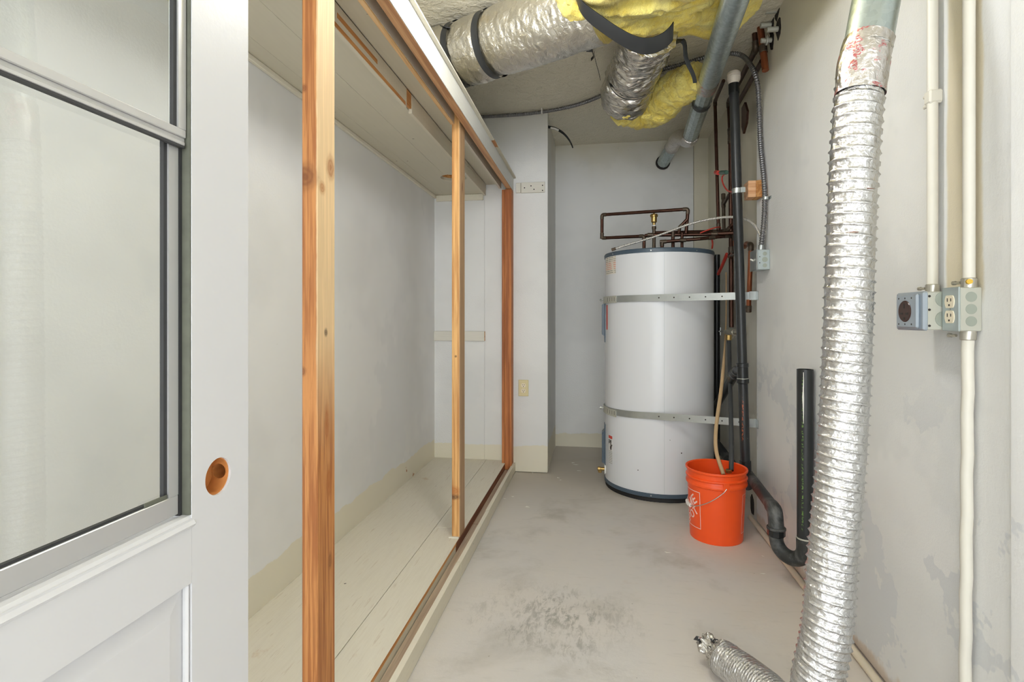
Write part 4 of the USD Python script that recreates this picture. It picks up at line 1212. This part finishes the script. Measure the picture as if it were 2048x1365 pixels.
# foil tape round the joint with the rigid pipe
j0, j1, j2 = at(1737, 80, d=1.278), at(1727, 130, d=1.275), at(1718, 190, d=1.273)
pp, q = resample(spline([j0, j1, j2], 20), 0.004)
th = np.arange(72) / 72 * 2 * np.pi
dd = np.array([[0.0014 * math.sin(3 * t + 40 * s_) + 0.0022 * (meshkit.noise(np.array([t * 5, s_ * 60, 1.0]), 4) - 0.5) for t in th] for s_ in q])
part(fd, 'joint_tape', tube(pp, np.interp(q, [0, q[-1] * 0.4, q[-1]], [0.0535, 0.0552, 0.0530]), 72, False, dd), 'foil_print', 'clear foil tape with red print', smooth=True)
for k, (px, py) in enumerate(((1735, 378), (1706, 465))):
    c = at(px, py, d=1.222)
    part(fd, 'rust_stain', tube([c + (-0.016, 0.0, 0.0), c + (0.0, -0.004, 0.0003), c + (0.016, 0.0, 0.0)], (0.0003, 0.0011, 0.0003), 6), 'dark_joist', 'brown rust mark on a rib')

# ---------------------------------------------------------------- rigid galvanised vent pipe
gp = thing('galvanised_pipe', (0.55, 2.5, 2.3), 'galvanised vent pipe running under the ceiling to the back wall', 'pipe')
g0 = at(1752, 0, d=1.285)
g1 = at(1735, 92, d=1.277)
gd = (g0 - g1) / np.linalg.norm(g0 - g1)
gtop = g1 + gd * (2.13 - g1[2]) / gd[2]
n0 = at(1469, 0, d=1.97)
n1 = at(1402, 205, d=2.97)
n2 = at(1380, 275, d=3.55)
nd = (n1 - n0) / np.linalg.norm(n1 - n0)
nstart = n0 - nd * 0.42
part(gp, 'pipe_section', tube([g1, g0, gtop], 0.0515, 40), 'galvanised')
part(gp, 'elbow', tube(fillet([gtop - gd * 0.01, gtop + gd * 0.13, nstart], 0.13, 10), 0.0530, 40), 'galvanised')
part(gp, 'pipe_section', tube([nstart - nd * 0.02, at(1418, 160, d=2.70)], 0.0515, 40), 'galvanised')
part(gp, 'pipe_section', tube([at(1419.5, 155, d=2.675), n2], 0.0495, 12), 'galvanised', smooth=20)
for w0, w1, mt in ((156, 176, 'foil_print'),):
    pa, pb = at(1419, w0, d=2.68), at(1412.5, w1, d=2.80)
    part(gp, 'joint_tape', tube([pa, (pa + pb) / 2, pb], (0.0528, 0.0535, 0.0522), 40, False), mt, 'foil tape with red print', smooth=True)
pa, pb = at(1404.8, 201, d=2.945), at(1403, 207, d=2.985)
part(gp, 'hanger_strap', tube([pa, pb], 0.0522, 32, False), 'strap_black', 'dark strap round the pipe', smooth=True)
e0, e1 = at(1349, 285, y=4.20), at(1326, 325, y=YB - 0.01)
part(gp, 'elbow', tube(spline([n2 - nd * 0.05, n2 + nd * 0.035, (n2 + e0) / 2 + (0.0, 0.0, 0.02), e0 + (e0 - e1) * 0.05, e0 + (e1 - e0) * 0.3], 24), 0.0535, 32, True, 0.0016 * (np.random.default_rng(4).random((24, 32)) - 0.5)), 'foil_tape', 'offset wrapped in wrinkled foil tape', smooth=True)
part(gp, 'pipe_section', tube([e0, e1], 0.0485, 12), 'galvanised', smooth=20)
part(gp, 'pipe_flange', cyl(e1 + (0, -0.002, 0), e1 + (0, 0.008, 0), 0.058, 24), 'slot_dark')


# ---------------------------------------------------------------- insulated foil ducts under the ceiling
def wrapped(path, R, amp, seed, sides=96, step=0.006, freq=26.0, squash=None):
    p, q = resample(path, step)
    t, a, b = frames(p)
    th = np.arange(sides) / sides * 2 * np.pi
    dirs = np.cos(th)[None, :, None] * a[:, None] + np.sin(th)[None, :, None] * b[:, None]
    surf = p[:, None] + R * dirs
    along = (q * 90.0)[:, None] + 0 * th[None]
    wr = meshkit.fbm(np.stack([along, np.cos(th)[None] * 3.2 + 0 * along, np.sin(th)[None] * 3.2 + 0 * along], -1), 3, seed) - 0.5
    big = meshkit.fbm(surf * 7.0, 3, seed + 2) - 0.5
    d = amp * wr + amp * 1.6 * big
    return p, q, d


da, db, dc = at(1158, 8, d=2.24), at(1000, 82, d=2.47), at(905, 118, d=2.62)
dz = 2.385
for q_ in (da, db, dc):
    q_[2] = dz
dd_ = dc + (dc - db) * 1.6
dd_[2] = dz
pth = spline([da + (da - db) * 0.25, da, db, dc, dd_], 60)
p, q, d = wrapped(pth, 0.148, 0.010, 5)
fd1 = thing('insulated_duct', (db[0], db[1], dz), 'fat silver wrapped duct crossing from the yellow insulation over the closet', 'duct')
# drawn in under the two straps
iS = [int(np.argmin(np.linalg.norm(p[:, :2] - at(px, py, d=dd2)[:2], axis=1))) for px, py, dd2 in ((985, 82, 2.49), (925, 105, 2.585))]
rad = np.full(len(p), 0.149)
for i in iS:
    rad -= 0.010 * np.exp(-((np.arange(len(p)) - i) * 0.006 / 0.03) ** 2)
part(fd1, 'jacket', tube(p, rad, 96, True, d), 'foil_wrap', smooth=True)
for k, i in enumerate(iS):
    lo, hi = i - 3, i + 3
    sd = thing('duct_strap', p[i], ('black hanging strap round the middle of the silver duct', 'black hanging strap round the silver duct where it meets the closet')[k], 'strap', 'black straps holding the silver duct')
    t, a, b = frames(p)
    th = np.linspace(0, 2 * np.pi, 73)[:-1]
    pin = p[lo:hi + 1]
    part(sd, 'band', tube(pin, rad[lo:hi + 1] + 0.0075, 72, False), 'strap_black', smooth=True)
    top = p[i] + np.array([0, 0, 0.150])
    if k == 1:
        top = at(878, 57, d=2.62)
        side = p[i] + np.array([-0.03, -0.135, 0.06])
        part(sd, 'strap_tail', ribbon([side, (side + top) / 2 + (0, -0.01, 0.005), top], 0.03, 0.003, (0.9, 0.4, 0.0)), 'strap_black', smooth=False)
        part(sd, 'strap_tab', cat(cyl(top + (-0.025, 0, 0.004), top + (0.03, 0, 0.0), 0.006, 8), box(top[0] - 0.055, top[0] - 0.02, top[1] - 0.003, top[1] + 0.003, top[2] - 0.045, top[2])), 'strap_black', smooth=False)

# second duct going back from the insulation
ea, eb, ec = at(1292, 84, z=2.385), at(1262, 160, z=2.385), at(1248, 205, z=2.385)
pth = spline([ea + (ea - eb) * 0.25, ea, eb, ec], 40)
p, q, d = wrapped(pth, 0.142, 0.030, 9, freq=18)
rad = np.interp(np.linspace(0, 1, len(p)), [0, 0.3, 0.52, 0.56, 0.60, 0.85, 1.0], [0.118, 0.124, 0.130, 0.122, 0.138, 0.138, 0.112])
fd2 = thing('insulated_duct', eb, 'crumpled silver duct running back under the ceiling from the yellow insulation', 'duct')
part(fd2, 'jacket', tube(p, rad, 96, True, d), 'foil_loose', smooth=True)
i = int(len(p) * 0.56)
part(fd2, 'strap', tube(p[i - 1:i + 2], rad[i] + 0.006, 60, False), 'strap_black', 'thin black strap', smooth=True)


def blob(c, half, power, amp, freq, seed, sub=6, floor_z=None, ceil_z=ZC - 0.002):
    m = trimesh.creation.icosphere(subdivisions=sub)
    v = np.array(m.vertices)
    s_ = np.sign(v) * np.abs(v) ** power
    s_ /= (np.abs(s_) ** (2 / power)).sum(1, keepdims=True) ** (power / 2)
    w = np.asarray(c) + s_ * np.asarray(half)
    n_ = v
    f1 = meshkit.fbm(w * freq, 4, seed) - 0.5
    f2 = np.abs(meshkit.fbm(w * freq * np.array([0.7, 2.2, 2.2]), 3, seed + 3) - 0.5)
    w = w + n_ * (amp * (f1 * 1.5 - f2 * 1.1))[:, None]
    w[:, 2] = np.minimum(w[:, 2], ceil_z)
    return trimesh.Trimesh(w, m.faces, process=False)


yi = thing('insulation_batt', (0.25, 2.1, 2.45), 'big bulging mass of yellow fibreglass insulation at the ceiling', 'insulation')
part(yi, 'batt', blob((0.17, 2.01, 2.430), (0.31, 0.40, 0.160), 0.62, 0.10, 6.0, 21), 'fibreglass', smooth=True)
part(yi, 'batt', blob((0.45, 2.30, 2.465), (0.25, 0.30, 0.118), 0.7, 0.06, 7.0, 31, 5), 'fibreglass', smooth=True)
part(yi, 'torn_edge', blob((-0.07, 2.13, 2.41), (0.07, 0.10, 0.11), 0.8, 0.05, 12.0, 41, 4), 'fibreglass', smooth=True)
zc_ = 2.25
cpts = [at(1148, -16, d=2.02), at(1164, 14, d=2.02), at(1200, 46, d=2.04), at(1242, 74, d=2.06), at(1290, 92, d=2.08), at(1326, 82, d=2.10), at(1346, 62, d=2.12)]
cv = np.array(spline(cpts, 50))
solo('collar_strap', ribbon(cv, 0.078, 0.004, (0.2, 0.95, -0.25)), 'strap_black', 'black mastic collar strip under the yellow insulation', 'strap', smooth=True)

yt = thing('insulation_wrap', at(1320, 190, d=3.0), 'torn yellow insulation tube behind the crumpled silver duct', 'insulation')
ta, tb, tc, td = at(1246, 208, z=2.370), at(1288, 214, z=2.362), at(1345, 189, z=2.365), at(1404, 154, z=2.375)
p, q, d = wrapped(spline([ta, tb, tc, td], 40), 0.125, 0.03, 14, 80, 0.008)
part(yt, 'tube', tube(p, np.interp(np.linspace(0, 1, len(p)), [0, 0.2, 0.6, 1], [0.122, 0.124, 0.106, 0.080]), 80, True, d), 'fibreglass', smooth=True)
rng = np.random.default_rng(5)
for k, (px, py) in enumerate(((1318, 243), (1290, 238), (1252, 240))):
    c = at(px, py - 5, d=2.98)
    part(yt, 'torn_tuft', blob(c, (0.035 - 0.006 * k, 0.02, 0.014), 1.0, 0.03, 30.0, 50 + k, 4), 'fibreglass', smooth=True)

# black strips, loose straps and cable ends at the ceiling
c = at(1180, 103, z=ZC - 0.012)
solo('loose_strap', cat(ribbon([c + (-0.02, 0, 0.008), c + (0.012, 0, 0.004), c + (0.02, 0, -0.03), c + (0.005, 0, -0.045)], 0.03, 0.002, (0, 1, 0)), ribbon(spline([c + (0.022, 0, 0.0), c + (0.03, 0.01, -0.05), c + (0.045, 0.0, -0.11), c + (0.055, 0.0, -0.16)], 12), 0.008, 0.002, (0, 1, 0))), 'black_plastic', 'small black loose strap end dangling left of the crumpled silver duct', 'strap', smooth=False)
lw = thing('loose_cable', at(1096, 254, y=3.75), 'black and white cable end sticking out past the closet wall edge', 'cable')
pts = spline([at(1095, 254, y=3.76), at(1112, 258, y=3.80), at(1128, 268, y=3.84), at(1140, 283, y=3.86), at(1145.5, 296, y=3.86)], 24)
part(lw, 'sheath', tube(pts, np.interp(np.linspace(0, 1, 24), [0, 0.4, 1], [0.011, 0.009, 0.004]), 8), 'black_plastic')
part(lw, 'torn_sheath', tube(pts[2:9] + (0.0, -0.006, -0.004), 0.007, 8), 'handle_white')
st_ = [at(1330, 93, d=2.36), at(1350, 84, d=2.40), at(1368, 85, d=2.43), at(1371, 110, d=2.46), at(1382, 140, d=2.50), at(1390, 166, d=2.52)]
solo('loose_strap', ribbon(spline(st_, 30), 0.022, 0.003, (0.8, 0.5, 0.2)), 'strap_black', 'long dark strap hanging between the duct and the galvanised pipe', 'strap', smooth=True)

# ---------------------------------------------------------------- armoured cables and junction box
def armoured(path, r, pitch, amp, sides=12):
    p, q = resample(path, pitch / 5.0)
    rr = r * (1 + amp * np.cos(2 * np.pi * q / pitch))
    return tube(p, rr, sides)


zc = ZC - 0.020
bx = thing('flexible_conduit', at(1200, 190, z=zc), 'grey armoured cable running along the ceiling and down to the junction box', 'conduit')
pts = spline([at(957, 234, z=zc), at(1010, 231.5, z=zc), at(1098, 222, z=zc), at(1160, 208, z=zc), at(1230, 178, z=zc), at(1300, 147, z=zc), at(1380, 124, z=zc), at(1440, 108.5, z=zc - 0.01), at(1474, 108, x=0.745), at(1497, 124, x=0.782), at(1513, 158, x=0.803), at(1518, 210, x=0.828), at(1521, 290, x=0.836), at(1529, 380, x=0.836), at(1528.5, 430, x=0.834), at(1525, 470, x=0.830), at(1521.5, 498, x=0.826)], 400)
part(bx, 'armour', armoured(pts, 0.0112, 0.0125, 0.17), 'armour', smooth=True)
c = at(1531.5, 397, x=0.838)
part(bx, 'strap', cat(cyl(c + (0, 0, -0.007), c + (0, 0, 0.007), 0.0145, 16), box(XR - 0.002, XR - 0.0002, c[1] - 0.036, c[1], c[2] - 0.007, c[2] + 0.007)), 'zinc')
c = at(1084, 223.5, z=zc)
part(bx, 'staple', cat(box(c[0] - 0.004, c[0] + 0.004, c[1] - 0.016, c[1] + 0.016, c[2] - 0.014, c[2] - 0.012), box(c[0] - 0.004, c[0] + 0.004, c[1] - 0.017, c[1] - 0.014, c[2] - 0.014, ZC)), 'handle_white', smooth=False)
wc = thing('flexible_conduit', at(1300, 480, y=3.4), 'pale thin armoured cable arching from the tank top to the junction box', 'conduit')
pts = spline([at(1227, 499, y=3.36), at(1262, 488, y=3.34), at(1320, 470, y=3.30), at(1378, 449, y=3.24), at(1430, 437, y=3.14), at(1468, 434.5, y=3.05), at(1492, 439, y=2.99), at(1512, 455, y=2.92), at(1521.5, 478, y=2.87), at(1519, 499, y=2.84)], 300)
part(wc, 'armour', armoured(pts, 0.0066, 0.0095, 0.15, 10), 'armour_pale', smooth=True)
part(wc, 'connector', cyl(pts[0] + (-0.012, 0, -0.004), pts[4], 0.009, 10), 'copper_joint')

jx, jy0, jy1 = 0.793, 2.783, 2.896
jz0, jz1 = 1.336, 1.436
jb = thing('junction_box', (XR, jy0, jz0), 'small grey steel junction box with round knockouts beside the vent pipe', 'electrical box')
part(jb, 'box', box(jx + 0.002, XR, jy0, jy1, jz0, jz1, 0.003), 'steel_box', smooth=False)
part(jb, 'cover', box(jx - 0.002, jx + 0.002, jy0 - 0.002, jy1 + 0.002, jz0 - 0.002, jz1 + 0.002, 0.001), 'zinc', smooth=False)
part(jb, 'switch_lever', cyl((jx, (jy0 + jy1) / 2, (jz0 + jz1) / 2), (jx - 0.016, (jy0 + jy1) / 2, (jz0 + jz1) / 2 + 0.008), 0.004, 8), 'handle_white')
for z_, r_ in ((1.415, 0.010), (1.386, 0.013), (1.357, 0.010)):
    part(jb, 'knockout', cyl((0.83, jy0 + 0.001, z_), (0.83, jy0 - 0.001, z_), r_, 20), 'knockout')
for z_ in (1.37, 1.40):
    part(jb, 'hole', cyl((0.806, jy0 + 0.001, z_), (0.806, jy0 - 0.0008, z_), 0.0025, 8), 'slot_dark')
part(jb, 'cable_connector', cyl((0.826, 2.83, jz1 - 0.002), (0.826, 2.83, jz1 + 0.028), 0.0145, 12, bev=0.002), 'zinc')

# capped pipe ends through ragged holes high on the right wall
for k, (px, py, lab) in enumerate(((1547, 20, 'topmost'), (1536, 49, 'middle left'), (1550, 57, 'middle right'), (1537, 79, 'lowest'))):
    c = at(px + 7, py + 1, x=XR)
    cs_ = thing('pipe_stub', c, f'{lab} capped grey pipe end in the ragged wall hole near the ceiling', 'pipe stub')
    rng = np.random.default_rng(60 + k)
    aa = np.linspace(0, 2 * np.pi, 14)[:-1]
    rr = 0.030 * (0.8 + 0.5 * rng.random(13))
    hull = trimesh.convex.convex_hull(np.array([(XR - e, c[1] + r_ * math.cos(a_) * 1.0, c[2] + r_ * math.sin(a_) * 1.5) for e in (0.0, 0.0015) for a_, r_ in zip(aa, rr)]))
    part(cs_, 'ragged_hole', hull, 'hole_dark', smooth=False)
    part(cs_, 'pipe_end', cyl((XR - 0.001, c[1], c[2]), (XR - 0.052, c[1], c[2]), 0.0125, 14, bev=0.002), 'steel_old')
    if k == 3:
        part(cs_, 'flange', cyl((XR - 0.02, c[1], c[2]), (XR - 0.03, c[1], c[2]), 0.024, 8, bev=0.003), 'steel_old')

# ---------------------------------------------------------------- outlets and conduits on the right wall
ob = thing('electrical_box', (XR, 1.45, 1.06), 'square grey dryer socket box on the right wall', 'electrical box')
oz0, oz1 = at(1812, 661, x=0.76)[2], at(1812, 585, x=0.76)[2]
yA, yB = 1.390, 1.505
part(ob, 'box', box(0.772, XR, yA + 0.001, yB - 0.002, oz0 + 0.002, oz1 - 0.001, 0.002), 'steel_old', smooth=False)
pl_ = part(ob, 'cover_plate', cat(box(0.768, 0.780, yA - 0.001, yB + 0.001, oz0, oz1, 0.004), box(0.7605, 0.769, yA + 0.013, yB - 0.013, oz0 + 0.005, oz1 - 0.005, 0.005)), 'steel_cover', 'raised grey cover', smooth=False)
ym, zm_ = (yA + yB) / 2 + 0.004, (oz0 + oz1) / 2
part(ob, 'socket', cyl((0.766, ym, zm_), (0.7585, ym, zm_), 0.0265, 36, bev=0.0015), 'brown_plastic', 'round dark brown socket')
for dy_, dz_, ry, rz in ((0.0, 0.013, 0.0022, 0.006), (0.011, -0.006, 0.005, 0.0022), (-0.011, -0.006, 0.005, 0.0022), (0, -0.018, 0.003, 0.003)):
    part(ob, 'slot', box(0.7578, 0.7600, ym + dy_ - ry, ym + dy_ + ry, zm_ + dz_ - rz, zm_ + dz_ + rz), 'slot_dark', smooth=False)
for dy_, dz_ in ((0.030, 0.032), (-0.030, 0.032), (0.030, -0.032), (-0.030, -0.032), (0, 0.032), (0, -0.032)):
    part(ob, 'hole', cyl((0.761, ym + dy_ * 0.9, zm_ + dz_), (0.7602, ym + dy_ * 0.9, zm_ + dz_), 0.0022, 8), 'slot_dark')
for z_ in (oz0 + 0.028, oz0 + 0.075):
    part(ob, 'knockout', cyl((0.812, yA + 0.002, z_), (0.812, yA - 0.0004, z_), 0.0185, 28), 'knockout')
for z_ in (oz0 + 0.012, oz0 + 0.05, oz1 - 0.012):
    part(ob, 'hole', cyl((0.781, yA + 0.002, z_), (0.781, yA - 0.0006, z_), 0.0028, 8), 'slot_dark')

hb = thing('electrical_box', (XR, 1.36, 1.06), 'narrow grey box with a cream double socket on the right wall', 'electrical box')
hy0, hy1 = 1.331, 1.3885
hz0, hz1 = oz0 + 0.001, oz1 + 0.006
hx = 0.8075
part(hb, 'box', box(hx + 0.003, XR, hy0, hy1 - 0.001, hz0, hz1, 0.002), 'steel_old', 'box side with knockouts and paint smears', smooth=False)
part(hb, 'cover_plate', box(hx - 0.001, hx + 0.003, hy0 - 0.001, hy1, hz0 - 0.001, hz1 + 0.001, 0.0015), 'steel_box', smooth=False)
for z_ in (hz0 + 0.032, hz1 - 0.032):
    so = part(hb, 'socket', trimesh.convex.convex_hull(np.array([(hx - e, (hy0 + hy1) / 2 + 0.0165 * math.cos(a_) * (1 if abs(math.cos(a_)) < 0.8 else 0.98), z_ + np.clip(0.0195 * math.sin(a_), -0.0145, 0.0145)) for e in (0.0, 0.003) for a_ in np.linspace(0, 2 * math.pi, 33)[:-1]])), 'ivory', 'cream socket face', smooth=30)
    for dy_, dz_, sy_, sz_ in ((0.006, 0.004, 0.0011, 0.004), (-0.006, 0.004, 0.0011, 0.0034), (0, -0.008, 0.002, 0.0022)):
        part(so, 'slot', box(hx - 0.0036, hx - 0.0025, (hy0 + hy1) / 2 + dy_ - sy_, (hy0 + hy1) / 2 + dy_ + sy_, z_ + dz_ - sz_, z_ + dz_ + sz_), 'slot_dark', smooth=False)
part(hb, 'screw', cyl((hx, (hy0 + hy1) / 2, (hz0 + hz1) / 2), (hx - 0.003, (hy0 + hy1) / 2, (hz0 + hz1) / 2), 0.003, 8), 'zinc')
for z_ in (hz0 + 0.022, (hz0 + hz1) / 2, hz1 - 0.022):
    part(hb, 'knockout', cyl((0.832, hy0 + 0.002, z_), (0.832, hy0 - 0.0005, z_), 0.0115, 24), 'knockout')


def emt(label, x_, y_, z0, z1, strap_z=None, wob=0.0):
    t = thing('wall_conduit', (x_, y_, z0), label, 'conduit')
    zz = np.linspace(z0, z1, 24)
    pts = [(x_, y_ + wob * math.sin(k * 2.1) * 0.5 - wob * 3 * (k / 23) , z_) for k, z_ in enumerate(zz)] if wob else [(x_, y_, z0), (x_, y_, z1)]
    part(t, 'tube', tube(pts, 0.0117, 18), 'cream_conduit')
    zc2 = z0 if not wob else z1
    s_ = 1 if not wob else -1
    part(t, 'connector', cyl((x_, y_ - (wob * 3 if wob else 0), zc2 - 0.002 * s_), (x_, y_ - (wob * 3 if wob else 0), zc2 + 0.022 * s_), 0.0150, 18, bev=0.002), 'nickel')
    part(t, 'set_screw', cat(cyl((x_ - 0.012, y_ + 0.008, zc2 + 0.012 * s_), (x_ - 0.016, y_ + 0.022, zc2 + 0.012 * s_), 0.0032, 8), cyl((x_ - 0.015, y_ + 0.020, zc2 + 0.012 * s_), (x_ - 0.017, y_ + 0.027, zc2 + 0.012 * s_), 0.0048, 8)), 'nickel')
    if strap_z:
        part(t, 'wall_strap', cat(box(x_ - 0.0135, XR, y_ - 0.0135, y_ + 0.0135, strap_z - 0.017, strap_z + 0.017, 0.004)), 'cream_conduit', smooth=False)
        for s2 in (-1, 1):
            part(t, 'strap_lug', cyl((x_ + 0.004, y_ + 0.013, strap_z + 0.013 * s2), (x_ + 0.0, y_ + 0.034, strap_z + 0.013 * s2), 0.0045, 8), 'cream_conduit')
    return t


y1_ = at(1865, 400, x=0.836)[1]
y2_ = at(1938, 400, x=0.836)[1]
emt('left cream painted conduit rising from the dryer socket box', 0.836, y1_, oz1 - 0.001, 2.5, at(1860, 195, x=0.83)[2])
emt('right pale conduit rising from the double socket box to the ceiling', 0.836, y2_, hz1 - 0.001, 2.5)
y3_ = at(1917, 700, x=0.836)[1]
emt('lower white conduit dropping from the double socket box to the floor', 0.836, y3_ - 0.02, 0.0, hz0 + 0.001, wob=0.004)
solo('cable_tie', cyl((0.827, y2_ - 0.013, hz1 + 0.012), (0.824, y2_ - 0.022, hz1 + 0.012), 0.006, 8), 'yellow_tie', 'yellow tag on the connector of the right conduit', 'tag')

# outlet on the end wall
c = at(1047, 776.5, y=YE)
wo = thing('wall_outlet', c, 'cream wall socket on the closet end wall', 'outlet')
part(wo, 'plate', box(c[0] - 0.036, c[0] + 0.036, YE - 0.006, YE, c[2] - 0.058, c[2] + 0.058, 0.0035), 'ivory_plate', smooth=False)
for s_ in (-1, 1):
    so = part(wo, 'socket', trimesh.convex.convex_hull(np.array([(c[0] + 0.0165 * math.cos(a_), YE - 0.006 - e, c[2] + s_ * 0.0195 + np.clip(0.0180 * math.sin(a_), -0.0145, 0.0145)) for e in (0.0, 0.002) for a_ in np.linspace(0, 2 * math.pi, 29)[:-1]])), 'ivory', smooth=30)
    for dx_, dz_, sx_, sz_ in ((0.006, 0.004, 0.0013, 0.0045), (-0.006, 0.004, 0.0013, 0.004), (0, -0.008, 0.0025, 0.0025)):
        part(so, 'slot', box(c[0] + dx_ - sx_, c[0] + dx_ + sx_, YE - 0.0088, YE - 0.0075, c[2] + s_ * 0.0195 + dz_ - sz_, c[2] + s_ * 0.0195 + dz_ + sz_), 'slot_dark', smooth=False)

# white paint flakes lying on the concrete
rng = np.random.default_rng(17)
FL = (((1152, 930), 'larger white paint flake on the concrete left of the water heater'), ((1160, 942), 'white flake just in front of the larger one left of the heater'),
      ((1117, 956), 'long white paint flake on the concrete by the free corner of the closet end wall'), ((1122, 961), 'white paint flake close in front of the long flake by the closet wall corner'),
      ((1146, 926), 'tiny white paint flake farthest back left of the water heater'), ((1009, 998), 'white paint flake on the concrete beside the closet curb'),
      ((1026, 994), 'white paint flake to the right of the flake beside the closet curb'), ((1054, 1014), 'white paint sliver on the concrete in front of the closet end wall'),
      ((1527, 1147), 'white paint flake on the concrete under the drain trap bend'), ((1525, 1113), 'white paint flake beside the pipe along the right wall foot'),
      ((1065, 946), 'white paint flake at the foot of the closet end wall'), ((1334, 1105), 'white paint flake on the concrete in front of the orange bucket'))
for (px, py), lab in FL:
    c = at(px, py, z=0.001)
    s_ = 0.006 + 0.006 * rng.random()
    v = c + rng.normal(0, 1, (8, 3)) * np.array([s_, s_ * 0.7, 0.0006])
    v[:, 2] = np.clip(v[:, 2], 0.0002, 0.0025)
    solo('paint_flake', trimesh.convex.convex_hull(v), 'white_flake', lab, 'paint flake', 'paint flakes on the concrete floor', smooth=False)
